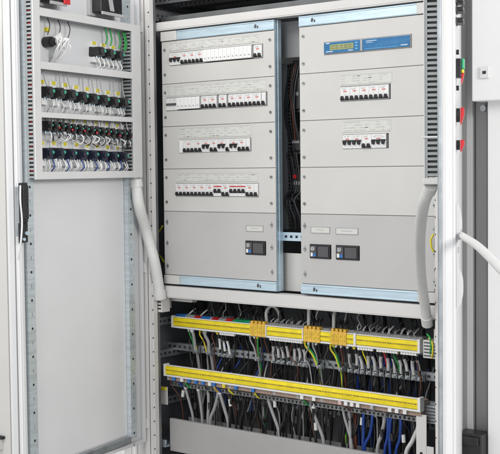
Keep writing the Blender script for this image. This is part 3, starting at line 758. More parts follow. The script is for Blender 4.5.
tag(MB(RD).box(dx0-.004, dx1+.002, -.050, -.0465, zt_-.002, zt_+.002).box(dx1+.0003, dx1+.002, -.046, -.001, zt_-.002, zt_+.002).build('cable_tie', WPL), 'white tie round the slotted duct of the right door', 'cable tie')
# handle plate on the outside of the right door
hz0, hz1 = level(RD, .5, .04, 305), level(RD, .5, .04, 203)
Hh = hz1-hz0
prof = [(0, .0005), (.03, .010), (.10, .014), (.22, .014), (.29, .011), (.345, .005), (.40, .004), (.60, .004), (.66, .006), (.72, .011), (.80, .012), (.88, .010), (.96, .006), (1, .0005)]
pc = curve([(.031+b_, hz0+a_*Hh, 0) for a_, b_ in prof], 5)
hp = MB(RD).prism([(max(p_.x, .0315), p_.y) for p_ in pc], .46, .57, axis='x', smooth=False)
hp.build('handle_plate', DOORP, rdoor)
zk = level(RD, .55, .04, 250)
MB(RD).box(.535, .565, .0315, .0375, zk-.006, zk+.006).build('handle_lock', SCREWM, rdoor, .001)
zk = level(RD, .55, .04, 283)
MB(RD).box(.540, .560, .0315, .042, zk-.012, zk+.012).build('handle_lock', ZINCD, rdoor, .001)

# buttons on the outside of the right door
def door_button(v0, v1, kind, label, grp):
    z1, z0 = level(RD, .53, .04, v0), level(RD, .53, .04, v1)
    zc = (z0+z1)/2; h = z1-z0; x = .53
    t = thing({'stop': 'emergency_stop', 'lamp': 'signal_button', 'meter': 'panel_instrument'}[kind], label, {'stop': 'stop button', 'lamp': 'button', 'meter': 'instrument'}[kind], RD, (x, .031, zc), grp)
    if kind == 'stop':
        MB(RD).cyl((x, .0315, zc+h*.08), (0, 1, 0), h*.42, .008, 18).build('collar', BLACK, t, .001)
        MB(RD).prism([(.041, z0), (.044, z0+h*.1), (.050, z0+h*.6), (.050, z1), (.041, z1)], x-.020, x+.020, axis='x').build('knob', RED, t, .004)
    elif kind == 'lamp':
        MB(RD).box(x-.02, x+.02, .0315, .043, z0+h*.25, z1).build('collar', BLACK, t, .001)
        MB(RD).box(x-.016, x+.016, .0435, .051, z0+h*.58, z1).build('green_lens', GREEN, t, .002)
        MB(RD).box(x-.016, x+.016, .0435, .050, z0+h*.42, z0+h*.57).build('yellow_lens', YEL, t, .002)
        MB(RD).prism([(.0435, z0), (.045, z0), (.050, z0+h*.41), (.0435, z0+h*.41)], x-.016, x+.016, axis='x').build('red_lens', RED, t, .001)
    else:
        MB(RD).box(x-.03, x+.03, .0315, .050, z0, z1).build('housing', BLACK, t, .002)
        MB(RD).box(x-.032, x+.032, .0315, .034, z0-.001, z1+.001).build('bezel', INKD, t)
door_button(0, 4, 'meter', 'topmost dark instrument on the outside of the right door', 'instruments on the right door')
door_button(8, 12.5, 'meter', 'middle dark instrument on the outside of the right door', 'instruments on the right door')
door_button(19, 24, 'meter', 'lowest dark instrument on the outside of the right door', 'instruments on the right door')
door_button(59, 84, 'lamp', 'green, yellow and red signal button on the right door', None)
door_button(108, 125, 'stop', 'upper red stop button on the outside of the right door', 'red stop buttons on the right door')
door_button(140, 152, 'stop', 'lower red stop button on the outside of the right door', 'red stop buttons on the right door')
for i, v in enumerate((52, 88)):
    z = level(RD, .53, .04, v)
    tag(MB(RD).cyl((.53, .0315, z), (0, 1, 0), .006, .006, 12).build('round_plug', BLACK), ('small black plug above' if i == 0 else 'small black plug below')+' the coloured signal button', 'plug', 'black plugs on the right door')
# pale rod leaving the right door towards the photographer
a = Vector((.55, .040, level(RD, .55, .04, 234.5))); A = RD @ a
d1 = (RT*(508-250)-UP*(276-227)+FW*FPX); B = CAM + d1*((A-CAM).dot(FW)*.80/FPX)
M_ = A.lerp(B, .45) + Vector((0, 0, .008))
o = MB().tube(curve([A, M_, B], 12), [.0085+.0015*min(1, k/24) for k in range(25)], 14).build('lever_rod', LGREY)
tag(o, 'pale grey rod reaching out from the right door handle', 'rod')
MB(RD).cyl((a.x, .0315, a.z), (0, 1, 0), .012, .012, 14).build('rod_socket', INKD, o)

# ------------------------------------------------------------------ conduits from the doors to the cabinet
def ribbed(path, r, n=14, pitch=.006, depth=.0012):
    L = [0]
    for a, b in zip(path, path[1:]): L.append(L[-1]+(b-a).length)
    tot = L[-1]; N = int(tot/(pitch/4)); pts = []; rs = []
    j = 0
    for i in range(N+1):
        s = tot*i/N
        while j < len(L)-2 and L[j+1] < s: j += 1
        f = (s-L[j])/max(1e-9, L[j+1]-L[j]); pts.append(path[j].lerp(path[j+1], f))
        rs.append(r - depth*(.5+.5*math.cos(2*math.pi*s/pitch)))
    return pts, rs
def conduit(wpts, r, label):
    path = curve(wpts, 24); t = thing('flexible_conduit', label, 'conduit', Matrix(), path[-1], 'flexible conduits')
    pts, rs = ribbed(path, r, pitch=.0045, depth=.0005)
    MB().tube(pts, rs, 16).build('ribbed_tube', LGREY, t)
    d = (path[1]-path[0]).normalized(); e = (path[-1]-path[-2]).normalized()
    MB().cyl(path[0]-d*.004, d, r*1.16, .026, 18).build('end_fitting', LGREY, t, .001)
    MB().cyl(path[-1]-e*.016, e, r*1.16, .030, 18).build('end_fitting', LGREY, t, .001)
    return t
def world(u, v, F, off): return F @ at(F, u, v, off)
c0 = world(136, 181, LD, -.035)
conduit([c0, world(139, 205, LD, -.045), world(146.5, 232, CF, -.075), world(154, 260, CF, -.060), world(157.5, 279, CF, -.045), world(159.8, 295, CF, -.035)], .0195, 'grey corrugated conduit bowing from the left door to the cabinet')
def depth_pt(u, v, z):
    d = (RT*(u-250)-UP*(v-227)+FW*FPX); return CAM + d*(z/FPX)
zz = lambda W_: (W_-CAM).dot(FW)
s = zz(RD @ Vector((.52, -.03, zbR))); e = zz(CF @ Vector((1.07, -.06, -.92)))
pp = [(424, 203, .10), (420.5, 228, .35), (420, 252, .6), (421.2, 278, .8), (424.5, 303, .93), (427, 321, 1)]
c1 = RD @ Vector((.52, -.030, zbR-.020))
conduit([c1, *[depth_pt(u, v, s+(e-s)*q) for u, v, q in pp]], .0150, 'grey corrugated conduit hanging from the right door duct')
MB(CF).box(1.085, 1.1395, .02, .09, -.985, -.94).build('conduit_bracket', BEAMP, cab, .0015)

# ------------------------------------------------------------------ terminal strips
def terminal_strip(label, x0, x1, yf, z0, z1, segs, tmats, top, low):
    """yf: front of the yellow cover; segs: (kind, xa, xb)"""
    t = thing('terminal_strip', label, 'terminal strip', CF, ((x0+x1)/2, yf+.05, z0-.03), 'terminal strips under the panels')
    h = z1-z0
    MB(CF).box(x0-.03, x1+.02, yf+.056, yf+.063, z0-.02, z0+.018).build('din_rail', ZINCD, t)
    n = 98; w = (x1-x0)/n
    for i in range(n):
        x = x0+i*w
        dz = random.uniform(0, .0025)
        m = MB(CF).prism([(yf+.006, z0-.004), (yf+.004, z1+.001), (yf+.016, z1+top+dz), (yf+.050, z1+top), (yf+.054, z0-low*.9), (yf+.018, z0-low), (yf+.006, z0-low*.8)], x+.0003, x+w-.0004, axis='x')
        m.build('terminal', tmats(i, n), t)
    for kind, xa, xb in segs:
        if kind == 'y':
            m = MB(CF).prism([(yf+.002, z0), (yf-.002, z0+.002), (yf-.004, z0+h*.40), (yf-.0015, z0+h*.43), (yf-.0015, z0+h*.57), (yf-.004, z0+h*.60), (yf-.002, z1-.002), (yf+.002, z1)], xa, xb, axis='x')
            o = m.build('yellow_cover', YEL, t)
            k = MB(CF).box(xa+.001, xb-.001, yf-.0020, yf-.0016, z0+h*.435, z0+h*.565)
            x = xa+.004
            while x < xb-.008:
                L = random.uniform(.002, .007); k.box(x, x+L, yf-.0023, yf-.0021, z0+h*.47, z0+h*.53, 1); x += L+random.uniform(.002, .006)
            k.build('marker_strip', [YELD, INKD], o)
            MB(CF).box(xa, xb, yf-.003, yf+.005, z0-.006, z0-.0005).build('cover_edge', WPL, o)
            MB(CF).box(xa, xb, yf-.0025, yf+.003, z1+.0005, z1+.0035).build('cover_edge', WPL, o)
        elif kind == 'w':
            MB(CF).box(xa, xb, yf-.006, yf+.020, z0-.006, z1+.006).build('end_stop', WPL, t, .001)
        else:
            nn = 4; ww = (xb-xa)/nn
            for q in range(nn):
                a = xa+q*ww
                m = MB(CF).box(a+.0004, a+ww-.0004, yf-.005, yf+.02, z0-.006, z1+.006)
                for zz_ in (.30, .70):
                    m.cyl((a+ww/2, yf-.0052, z0+h*zz_), (0, -1, 0), ww*.26, .0012, 8, 1)
                m.box(a+ww*.2, a+ww*.8, yf-.003, yf+.016, z1+.0062, z1+.014)
                m.build('orange_terminal', [ORG, YELD], t, .0008)
    return t
Y1 = .060
def X1(u, v=325, off=Y1): return at(CF, u, v, off).x
def Z1(u, v, off=Y1): return at(CF, u, v, off).z
z1t = (Z1(174, 318.4)+Z1(238, 321.6+3.2)+Z1(418, 342))/3; 
zt_ = Z1(174, 318.4); zb_ = Z1(174, 327.2)
print('strip1', zt_, zb_, Z1(400, 340.5), Z1(400, 350))
ZA1, ZA0 = -.988, -1.020
segs1 = [('w', X1(172.2), X1(173.6)), ('y', X1(173.8), X1(250.3)), ('o', X1(250.6), X1(266)), ('w', X1(266.2), X1(267.2)), ('y', X1(267.4), X1(302.6)), ('w', X1(302.8), X1(303.8)), ('o', X1(304), X1(320.6)), ('y', X1(320.8), X1(330.6)),
         ('o', X1(330.8), X1(347)), ('y', X1(347.2), X1(354)), ('w', X1(354.2), X1(356.5)), ('y', X1(356.7), X1(418)), ('w', X1(418.2), X1(420.6))]
def tm1(i, n):
    f = i/n
    if f < .05: return BLUE
    if .09 < f < .12 or .17 < f < .20: return RED
    if .12 < f < .16: return BLUE
    if .23 < f < .26: return RED
    if .26 < f < .33: return GREEN
    if f > .68 and f < .72: return GREEN
    return GTERM
T1 = terminal_strip('upper strip of terminals behind yellow and orange covers', X1(173), X1(420), Y1, ZA0, ZA1, segs1, tm1, .009, .010)
for u0_, u1_ in ((219, 232), (269, 301), (357, 372), (376, 396), (400, 416)):
    m = MB(CF); xq = X1(u0_)
    while xq < X1(u1_):
        m.box(xq, xq+.0085, Y1+.001, Y1+.012, ZA0-.0155, ZA0-.0065); xq += .0098
    m.build('marker_row', WPL, T1, .0005)
Y2 = .010
def X2(u, v=380): return at(CF, u, v, Y2).x
print('strip2', at(CF, 166, 365.5, Y2).z, at(CF, 166, 375, Y2).z, at(CF, 418, 404, Y2).z, at(CF, 418, 415, Y2).z)
ZB1, ZB0 = -1.158, -1.190
segs2 = [('w', X2(164.5), X2(166)), ('y', X2(166.2), X2(418)), ('w', X2(418.2), X2(421))]
def tm2(i, n): return TAN if i % 9 else GTERM
T2 = terminal_strip('lower strip of tan terminals under one long yellow cover', X2(166), X2(420), Y2, ZB0, ZB1, segs2, tm2, -.006, .026)
perf_bar(CF, X2(166), X2(420), Y2+.024, Y2+.034, ZB0-.044, ZB0-.030, .016, 'x', 'cable_support_bar', (DULLBAR, HOLE), T2)
# coloured markers under the lower cover
cols = [BLUE, WPL, BLUE, BLUE, BLUE, WPL, BLUE, YELT, BLUE, BLUE, WPL, WPL, PINK, WPL, WPL, WPL, GTERM, WPL, WPL, WPL]
us = [174, 182, 189, 196, 203, 210, 214, 224, 236, 253, 302, 314, 340, 346, 352, 358, 372, 390, 397, 405]
for c, u in zip(cols, us):
    x = X2(u)
    MB(CF).box(x-.006, x+.006, Y2-.004, Y2+.003, ZB0-.019, ZB0-.0065).build('marker', c, T2, .0006)

# ------------------------------------------------------------------ wires between the strips, and their clamps
CL0 = {}
def clamp(x, y, z, label, group):
    if 'c' in CL0: return copy_tree(CL0['c'], CF, (x, y, z), label, group)
    t = thing('cable_clamp', label, 'clamp', CF, (x, y, z), group); CL0['c'] = t
    F = CF @ Matrix.Translation((x, y, z))
    m = MB(F).box(-.009, .009, .004, .008, -.012, .016).box(-.009, -.0065, -.010, .0038, -.010, .010).box(.0065, .009, -.010, .0038, -.010, .010)
    m.build('saddle', ZINCD, t, .0006)
    MB(F).box(-.0062, .0062, -.013, -.009, -.007, .005).cyl((0, -.0132, -.001), (0, -1, 0), .0048, .006, 8).build('clamp_screw', SCREWM, t)
    return t
YC = .098
def hang(u, m, label, group, r=.0034, sleeve=True, du=0, vc=None, clampit=True, bend=None, v0=None, low=True, smat=None):
    x = at(CF, u, 330, Y1+.03).x; xc = x + du
    j = random.uniform(-.004, .004)
    zc = -1.110
    j2 = random.uniform(-.007, .007)
    pts = [(x, Y1+.012, ZA0-.008), (x+j+j2, Y1+.016, ZA0-.026), ((x+xc)/2+j, Y1+.026, -1.072), (xc, YC-.006, zc)]
    if low: pts += [(xc+j*.5, YC+.005, -1.13), (xc+j, YC+.02, -1.24), (xc-j, YC+.03, -1.42)]
    P = curve(pts, 8)
    o = wire(P, r, m, label, group, F=CF, n=8)
    if sleeve: a_ = random.randint(10, 12); MB(CF).tube(P[a_:a_+random.randint(10, 12)], r*random.uniform(1.2, 1.42), 10).build('marker_sleeve', smat or WHTW, o)
    MB(CF).tube([P[0]+Vector((0, 0, .012)), P[0], P[4]], r*1.3, 7).build('ferrule', random.choice((WHTW, WHTW, YELT, GTERM)), o)
    return o, xc
G = 'wires hanging from the upper terminal strip'
def run(us, m, desc, **k):
    for i, u in enumerate(us):
        _, xc = hang(u, m, (nthl(i, len(us), desc) if len(us) > 1 else desc)+' under the upper strip', G, **k)
CG = 'cable clamps on the rail under the upper strip'
clamps = []
def runc(us, m, desc, cl=True, **k):
    run(us, m, desc, **k)
    if cl:
        for u in us: clamps.append(at(CF, u, 330, Y1+.03).x + k.get('du', 0))
runc([195, 208.5], GREYW, 'grey cable', r=.006, sleeve=False)
for i, (u, m, nm) in enumerate(((191.5, GREENW, 'green'), (194, YELT, 'yellow'), (203.5, YELT, 'bright yellow'), (206, BROWN, 'brown'))):
    hang(u, m, f'short {nm} wire at the left end under the upper strip', G, r=.0026, sleeve=False, du=.012, low=False)
runc([220, 225, 229.5], BLACKW, 'sleeved black wire of the left trio', r=.0036)
for i, (u, m, nm, du) in enumerate(((253.5, GREYW, 'grey', .012), (257, BROWN, 'brown', .002), (260.5, GREENW, 'green', -.010))):
    hang(u, m, f'{nm} wire bunched under the first orange terminals', G, r=.0032, sleeve=False, du=du)
clamps.append(at(CF, 257, 330, Y1+.03).x)
runc([273.5, 278.5, 283.5, 289, 294.5, 300, 305], BLACKW, 'sleeved black wire of the middle seven', r=.0042, smat=SLEEVE)
for i, (u, m, nm, du) in enumerate(((308, YELT, 'yellow and green', .036), (312, GREENW, 'green', .026), (316, GREYW, 'grey', .010), (319.5, BLACKW, 'black', -.004))):
    hang(u, m, f'{nm} wire curving under the second orange terminals', G, r=.0032, sleeve=False, du=du)
clamps.append(at(CF, 319, 330, Y1+.03).x)
for i, (u, m, nm, du) in enumerate(((334, YELT, 'yellow', .02), (336, GREENW, 'green', .016), (340, BLACKW, 'black', .004), (344, BROWN, 'brown', -.008))):
    hang(u, m, f'{nm} wire under the third orange terminals', G, r=.0032, sleeve=False, du=du)
clamps.append(at(CF, 341, 330, Y1+.03).x)
ru = [350, 356.5, 362.5, 368.5, 375, 381.5, 388, 394.5, 401, 407.5, 414, 420]
runc(ru, BLACKW, 'sleeved black wire of the right dozen', r=.0042, smat=SLEEVE)
tag_b = [359, 372, 384, 391, 411, 417]
for i, u in enumerate(tag_b):
    x = at(CF, u, 370, .14).x
    wire(curve([(x, .150, -1.06), (x+.004, .13, -1.12), (x-.006, .145, -1.22), (x-.01, .16, -1.40)], 8), .0052, BLUEW, nthl(i, len(tag_b), 'thick blue wire')+' behind the right dozen of clamps', 'blue wires between the strips', F=CF, n=8)
for i, (u, m, nm) in enumerate(((365.5, YELT, 'yellow'), (385, RED, 'red'), (397, GREENW, 'green'))):
    hang(u, m, f'single {nm} wire among the right dozen of sleeved wires', G, r=.0024, sleeve=False, du=.012, low=False)
clamps.sort()
for i, x in enumerate(clamps): clamp(x, YC, -1.110, nthl(i, len(clamps), 'zinc cable clamp')+' on the rail under the upper strip', CG)
# wires above the upper strip
GA = 'wires above the upper terminal strip'
def rise(u, m, label, r, top, dx=0, y=Y1+.03, arch=False, dx2=0):
    x = at(CF, u, 320, y).x
    if arch: pts = [(x, y, ZA1+.004), (x-.002, y, ZA1+.045), (x+dx*.5, y+.012, ZA1+.064), (x+dx, y+.03, ZA1+.04), (x+dx, y+.04, ZA1-.02)]
    else: pts = [(x, y, ZA1+.004), (x+dx*.2, y+.002, ZA1+.3*top), (x+dx*.8, y+.006, ZA1+.7*top), (x+dx, y+.02, ZA1+top)]
    wire(curve(pts, 8), r, m, label, GA, F=CF, n=8)
rise(187.5, WHTW, 'leftmost white wire bending up above the upper strip', .0028, .030, .022)
rise(199.5, WHTW, 'second white wire bending up above the left of the upper strip', .0028, .030, .022)
rise(192, BLACKW, 'black wire beside the leftmost white wire above the strip', .0028, .024, .018)
rise(204.5, BLACKW, 'black wire beside the second white wire above the strip', .0028, .024, .018)
rise(267, LGREY, 'pale cable arching up at the white stop of the upper strip', .0055, .05, .028, arch=True)
rise(308.5, LGREY, 'pale cable rising behind the second orange terminals', .0060, .095, -.002)
rise(333.5, LGREY, 'pale cable rising behind the third orange terminals', .0060, .075, -.002)
for k, (us_, nm) in enumerate((((254, 258, 262, 265), 'first'), ((312, 315.5, 319), 'second'), ((337, 341, 345), 'third'))):
    for i, u in enumerate(us_): rise(u, BLACKW, nthl(i, len(us_), 'short black wire')+f' above the {nm} orange terminals', .0030, .034, random.uniform(-.004, .004))
su = [270.5+i*3.1 for i in range(11)]
for i, u in enumerate(su): rise(u, random.choice((GREYW, WHTW, LGREY)), nthl(i, 11, 'small pale wire tail')+' above the middle yellow cover', .0022, .020, random.uniform(-.008, .008))
su = [358.5+i*3.15 for i in range(19)]
for i, u in enumerate(su): rise(u, random.choice((GREYW, WHTW, WHTW, LGREY)), nthl(i, 19, 'small pale wire tail')+' above the right yellow cover', .0024, random.uniform(.020, .032), .010*(1 if i % 2 else -1)+random.uniform(-.003, .003))
su = [216+i*3 for i in range(11)]
for i, u in enumerate(su): rise(u, random.choice((GTERM, GREENW, GREYW)), nthl(i, 11, 'tiny wire tail')+' above the long left yellow cover', .0018, .012, random.uniform(-.006, .006))

# the finer tangle: thin wires between strip and clamp rail, and behind the upper strip
def fine(n, u0, u1, where, group, zs, y0, y1, rr, mats_):
    for i in range(n):
        u = u0+(u1-u0)*(i+random.uniform(.1, .9))/n; x = at(CF, u, 340, Y1).x
        k = [(x+random.uniform(-.018, .018)*(q_ > 0), y0+(y1-y0)*q_/(len(zs)-1)+random.uniform(-.006, .006), z_+random.uniform(-.008, .008)) for q_, z_ in enumerate(zs)]
        wire(curve(k, 7), random.uniform(*rr), random.choice(mats_), nthl(i, n, 'fine wire' if 'behind' not in where else 'thin cable')+' '+where, group, F=CF, n=6)
fine(26, 187, 418, 'dangling under the upper strip', 'fine wires under the upper strip', (ZA0-.010, -1.045, -1.08, -1.12, -1.24), Y1+.014, .088, (.0014, .0024), (BLACKW, BLACKW, GREYW, BLACKW, BROWN, BLACKW, SOOT))
fine(30, 180, 420, 'dropping behind the lower strip', 'wires dropping behind the lower strip', (-1.085, -1.135, -1.19, -1.30), .165, .09, (.0026, .0042), (BLACKW, BLACKW, GREYW, BLACKW, BLUEW))
fine(30, 185, 418, 'rising behind the upper strip', 'wires rising behind the upper strip', (ZA1+.004, -.965, -.945, -.915), Y1+.035, .12, (.0018, .0034), (BLACKW, GREYW, BLACKW, BLACKW, SOOT))
fine(26, 174, 418, 'under the tan terminals', 'fine wires under the tan terminals', (ZB0-.018, ZB0-.045, ZB0-.10, ZB0-.24), Y2+.012, .085, (.0016, .0026), (BLACKW, GREYW, BLACKW, BLACKW, SOOT, BLACKW, BROWN))
# small connectors on the cables above the trunking
for i in range(22):
    u = 178+i*11+random.uniform(-3, 3); x = X2(u); z = ZB0-random.uniform(.055, .115); yy = random.uniform(.040, .052)
    m = MB(CF).tube([(x, yy, z+.012), (x+random.uniform(-.004, .004), yy, z-.012)], .0062, 8)
    tag(m.build('cable_tie', BLACK if i % 4 else LGREY), nthl(i, 22, 'cable tie collar')+' on the cables above the trunking', 'cable tie', 'cable tie collars above the trunking')

# big grey trunk lid at the bottom, with cables passing behind it
ZL1, ZL0 = -1.352, -1.470
tl = thing('cable_duct', 'wide grey trunking with a plain lid across the cabinet bottom', 'trunking', CF, (.5, .05, ZL0))
MB(CF).box(-.006, 1.040, .020, .024, ZL0, ZL1).box(-.006, 1.040, .0245, .034, ZL1-.003, ZL1).build('lid', mat('trunk_lid_grey', (.38, .375, .37), .5, var=.05, scale=8, bump=.2), tl, .001)
MB(CF).box(-.004, 1.038, .12, .124, ZL0, ZL1-.012).build('back_wall', MIDG, tl)
GB = 'cables below the lower terminal strip'
def drop(u, m, label, r, lean=0.0, bulge=0.0, y=.052, tag_c=None):
    x = X2(u); xe = x+lean
    pts = [(x, Y2+.030, ZB0-.026), (x+lean*.1+bulge, y-.006, ZB0-.06), (x+lean*.55+bulge, y+.004, ZB0-.11), (xe, y+.010, ZL1+.004), (xe+.005, y+.012, ZL1-.09)]
    P = curve(pts, 8); o = wire(P, r, m, label, GB, F=CF, n=8)
    if tag_c: MB(CF).tube(P[2:7], r*1.4, 8).build('marker_sleeve', tag_c, o)
    return o
LB = ' below the lower terminal strip'
gl = [(179, .018, .005), (192, 0, .0052), (202, -.02, .0058), (212, -.055, .0062), (213.5, .022, .0062), (262, .03, .0058), (305, .035, .0062), (337, .02, .0048), (343, -.008, .0048), (379, -.04, .0062), (414, -.06, .0075)]
for i, (u, l, r) in enumerate(gl): drop(u, GREYW if i not in (10,) else LGREY, nthl(i, len(gl), 'grey cable')+LB, r, l, tag_c=WHTW if i in (0, 1, 4) else None)
bk = [222, 228, 234, 240, 247, 250, 258, 268, 272, 277, 281, 287, 293, 299, 310, 317, 322, 329, 349, 354, 362, 369, 384, 392, 397, 402, 406, 410]
for i, u in enumerate(bk): drop(u, BLACKW, nthl(i, len(bk), 'black cable')+LB, random.choice((.0036, .0048, .0060)), random.uniform(-.05, .035), random.uniform(-.012, .012), y=random.uniform(.045, .075), tag_c=WHTW if i in (14, 21) else None)
bl = [359, 366, 382.5, 387.5, 395]
for i, u in enumerate(bl): drop(u, BLUEW, nthl(i, len(bl), 'thick blue cable')+LB, .0050, -.022+random.uniform(-.014, .010), random.uniform(-.006, .010), y=.044)
sm = [(176, BLUEW, 'blue'), (183, GREENW, 'green'), (211.5, ORG, 'orange'), (214.5, BLUEW, 'light blue'), (226, YELT, 'yellow'), (252, YELT, 'pale yellow'), (301, GREENW, 'yellow-green')]
for i, (u, m, nm) in enumerate(sm):
    x = X2(u)
    wire(curve([(x, Y2+.012, ZB0-.016), (x+.004, Y2+.014, ZB0-.030), (x+.012, Y2+.03, ZB0-.044), (x+.02, Y2+.05, ZB0-.040)], 6), .0036, m, f'short {nm} wire tucked under the lower strip', 'short coloured wires under the lower strip', F=CF)
# dark cables running down the back of the compartment
for i in range(26):
    x = -.05+i*.047+random.uniform(-.012, .012)
    wire(curve([(x, .20, -.93), (x+random.uniform(-.02, .02), .24, -1.08), (x+random.uniform(-.03, .03), .22, -1.24), (x+random.uniform(-.03, .03), .20, -1.50)], 8), random.uniform(.004, .007), random.choice((BLACKW, BLACKW, DARKG)), nthl(i, 26, 'dark cable')+' along the back of the lower compartment', 'dark cables at the back of the lower compartment', F=CF)
# earth wires at the left and right
def earth(pts, m, label, r=.003): wire(curve([CF @ Vector(p) for p in pts], 8), r, m, label, 'earth wires beside the posts', F=Matrix())
q = lambda u, v, y: tuple(at(CF, u, v, y))
earth([q(153, 238, .06), q(158, 233, .03), q(162.5, 226, .015)], YELT, 'upper green and yellow earth wire behind the left conduit')
earth([q(158, 254, .05), q(161, 257, .03), q(164, 262, .02)], YELT, 'short yellow earth wire below the upper one behind the left conduit')
for i, (u0, c, nm) in enumerate(((153, GREENW, 'leftmost green'), (155.5, GREENW, 'middle green'), (158, YELT, 'yellow'))):
    earth([q(u0, 441, .05), q(u0+.5, 430, .045), q(u0+2.5, 424, .05), q(u0+3.5, 433, .07)], c, f'{nm} earth wire curling at the cabinet foot by the post', .003)
earth([q(433.5, 234, -.015), q(431, 240, -.02), q(431.5, 247, -.02), q(434, 252, -.015)], YELT, 'yellow earth wire beside the right conduit')
for i, (u, v, m, nm) in enumerate(((430, 338, GREENW, 'green'), (432, 342, YELT, 'yellow'))):
    earth([q(u-3, v-4, .03), q(u, v, .02), q(u+1, v+8, .02), q(u, v+16, .03)], m, f'{nm} earth wire beside the right end of the upper strip')
# angle pieces and studs
for z, nm in ((-1.035, 'upper'), (-1.235, 'lower')):
    t = thing('connector_block', f'small pale connector block at the right end of the {nm} strip', 'connector', CF, (1.05, .07, z), 'connector blocks at the right post')
    MB(CF).box(1.036, 1.10, .040, .09, z, z+.055).build('body', LGREY if nm == 'upper' else ZINCD, t, .002)
    m = MB(CF)
    for k in range(5): m.box(1.040, 1.096, .0385, .0399, z+.006+k*.010, z+.010+k*.010)
    m.build('slots', INKD, t)
for i, z in enumerate((-.70, -.755, -.815)):
    t = thing('cage_nut', ('upper', 'middle', 'lower')[i]+' cage nut on the right post by the conduit', 'nut', CF, (1.118, -.01, z), 'cage nuts on the right post')
    MB(CF).box(1.128, 1.139, -.05, -.035, z-.009, z+.009).build('cage', ZINCD, t, .001)
    MB(CF).cyl((1.1335, -.0502, z), (0, -1, 0), .0045, .003, 8).build('nut_core', HOLE, t)
perf_bar(CF, 1.123, 1.1385, -.034, -.024, ZB+.02, ZT-.02, .025, 'z', 'inner_rail', (ZINCD, HOLE))
t = thing('foot_bracket', 'dull steel angle bracket at the left foot of the cabinet', 'bracket', CF, (-.02, .03, -1.47))
MB(CF).box(-.085, .0, -.01, .10, -1.452, -1.447).box(-.085, .0, -.012, -.0102, -1.452, -1.425).build('plate', ZINCD, t, .001)
MB(CF).cyl((-.03, .02, -1.4468), (0, 0, 1), .007, .012, 8).cyl((-.06, .03, -1.4468), (0, 0, 1), .006, .010, 8).build('bolts', ZINC, t)

# ------------------------------------------------------------------ neighbouring cabinets
t = thing('side_cabinet', 'white cabinet closed beside the open one, behind the left door', 'cabinet', Matrix(), (-.52, .1, 0))
MB(CF).box(-1.10, XL-.004, -.055, YB, ZB, ZT+.2).build('body', WHITE, t, .002)
xm = at(CF, 5.5, 200, -.096).x
MB(CF).box(xm+.004, XL-.02, -.095, -.057, ZB+.01, ZT+.19).build('front_panel', WHITE, t, .002)
MB(CF).box(-1.09, xm, -.098, -.057, ZB+.01, ZT+.19).build('front_panel', CREAM, t, .002)
MB(CF).box(-1.08, XL-.02, -.03, YB-.01, -Z0, ZB-.004).build('plinth', BLACK, t)
hx = at(CF, 2, 437, -.10)
o = MB(CF).box(hx.x-.06, hx.x+.018, -.112, -.0985, hx.z-.006, hx.z+.006).box(hx.x-.012, hx.x+.004, -.125, -.0985, hx.z-.05, hx.z-.010, 1).build('handle', [BLACK, WPL], t, .002)

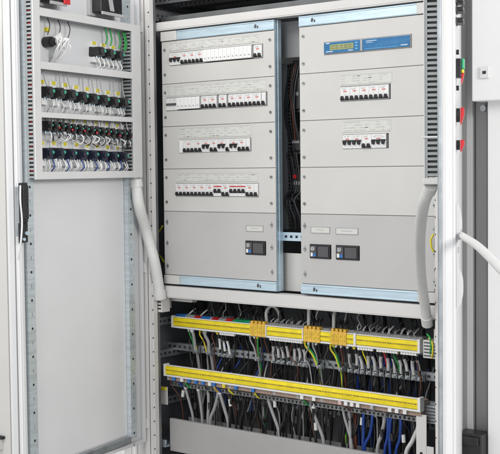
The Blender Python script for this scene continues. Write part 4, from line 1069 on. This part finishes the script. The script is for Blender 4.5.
t = thing('switch_cabinet', 'grey cabinet with white doors standing to the right', 'cabinet', Matrix(), (1.6, .1, 0))
xa = XR+.004
MB(CF).box(xa, 2.3, -.030, YB, ZB, ZT).build('body', MIDG, t, .002)
def sx(u): return at(CF, u, 250, -.06).x
MB(CF).box(xa, sx(472.5), -.060, -.031, ZB+.002, ZT-.002).build('frame_upright', mat('silver_grey_frame', (.52, .52, .525), .42, var=.04, scale=8), t, .002)
MB(CF).box(sx(474), sx(485.5), -.050, -.031, ZB+.002, ZT-.002).build('frame_upright', mat('slate_grey_frame', (.30, .30, .305), .45, var=.04, scale=8), t, .002)
MB(CF).box(sx(486.8), sx(491), -.055, -.031, ZB+.002, ZT-.002).build('frame_upright', MIDG, t, .002)
MB(CF).box(sx(491.5), 2.28, -.085, -.031, ZB+.03, -.205).build('door', WHITE, t, .003)
xb = at(CF, 471.5, 50, -.13).x; zbx = at(CF, 480, 101, -.13).z
ub = MB(CF).box(xb, 2.28, -.13, -.062, zbx, ZT).build('upper_door', WHITE, t, .004)
lc = at(CF, 485.3, 72.5, -.13)
MB(CF).box(lc.x-.014, lc.x+.014, -.136, -.1303, lc.z-.016, lc.z+.016).build('lock_plate', WPL, ub, .002)
MB(CF).box(lc.x-.005, lc.x+.005, -.1372, -.1362, lc.z-.004, lc.z+.004).build('lock_hole', BLACK, ub)
kc = at(CF, 481, 108, -.09)
MB(CF).cyl((kc.x, -.045, kc.z), (0, -1, 0), .009, .035, 14).build('hinge_pin', ZINCD, t, .001)
fb = at(CF, 478, 440, -.09)
MB(CF).box(sx(466), sx(491), -.12, -.061, fb.z-.09, fb.z+.022).box(sx(468), sx(489), -.128, -.1205, fb.z-.01, fb.z+.014).build('foot_block', BLACK, t, .004)

# ------------------------------------------------------------------ light: pale surroundings and area fill lamps added out of view
w = bpy.data.worlds.new('World'); sc.world = w; w.use_nodes = True
bg = w.node_tree.nodes['Background']; bg.inputs[0].default_value = (.93, .96, 1.0, 1); bg.inputs[1].default_value = .74
def lamp(name, loc, aim, size, power, col=(1, .97, .93)):
    l = bpy.data.lights.new(name, 'AREA'); l.shape = 'RECTANGLE'; l.size, l.size_y = size; l.energy = power; l.color = col
    o = bpy.data.objects.new(name, l); COL.objects.link(o); o.location = loc
    o.rotation_euler = (Vector(aim)-Vector(loc)).to_track_quat('-Z', 'Y').to_euler(); return o
lamp('fill_lamp', (.2, -2.4, 3.2), (.5, -.2, 1.1), (2.2, .8), 46)  # added overhead fill for the panel fronts
lamp('fill_lamp', (7.0, -2.5, 2.9), (-.1, -.4, 1.0), (1.6, 1.4), 270)  # added far to the right to brighten the left door
lamp('fill_lamp', (1.5, -4.6, 2.5), (.6, 0, .9), (1.8, 1.2), 42)  # added frontal fill behind the camera

vs = sc.view_settings; vs.view_transform = 'Standard'; vs.look = 'None'; vs.exposure = .08; vs.gamma = 1
sc.cycles.max_bounces = 8
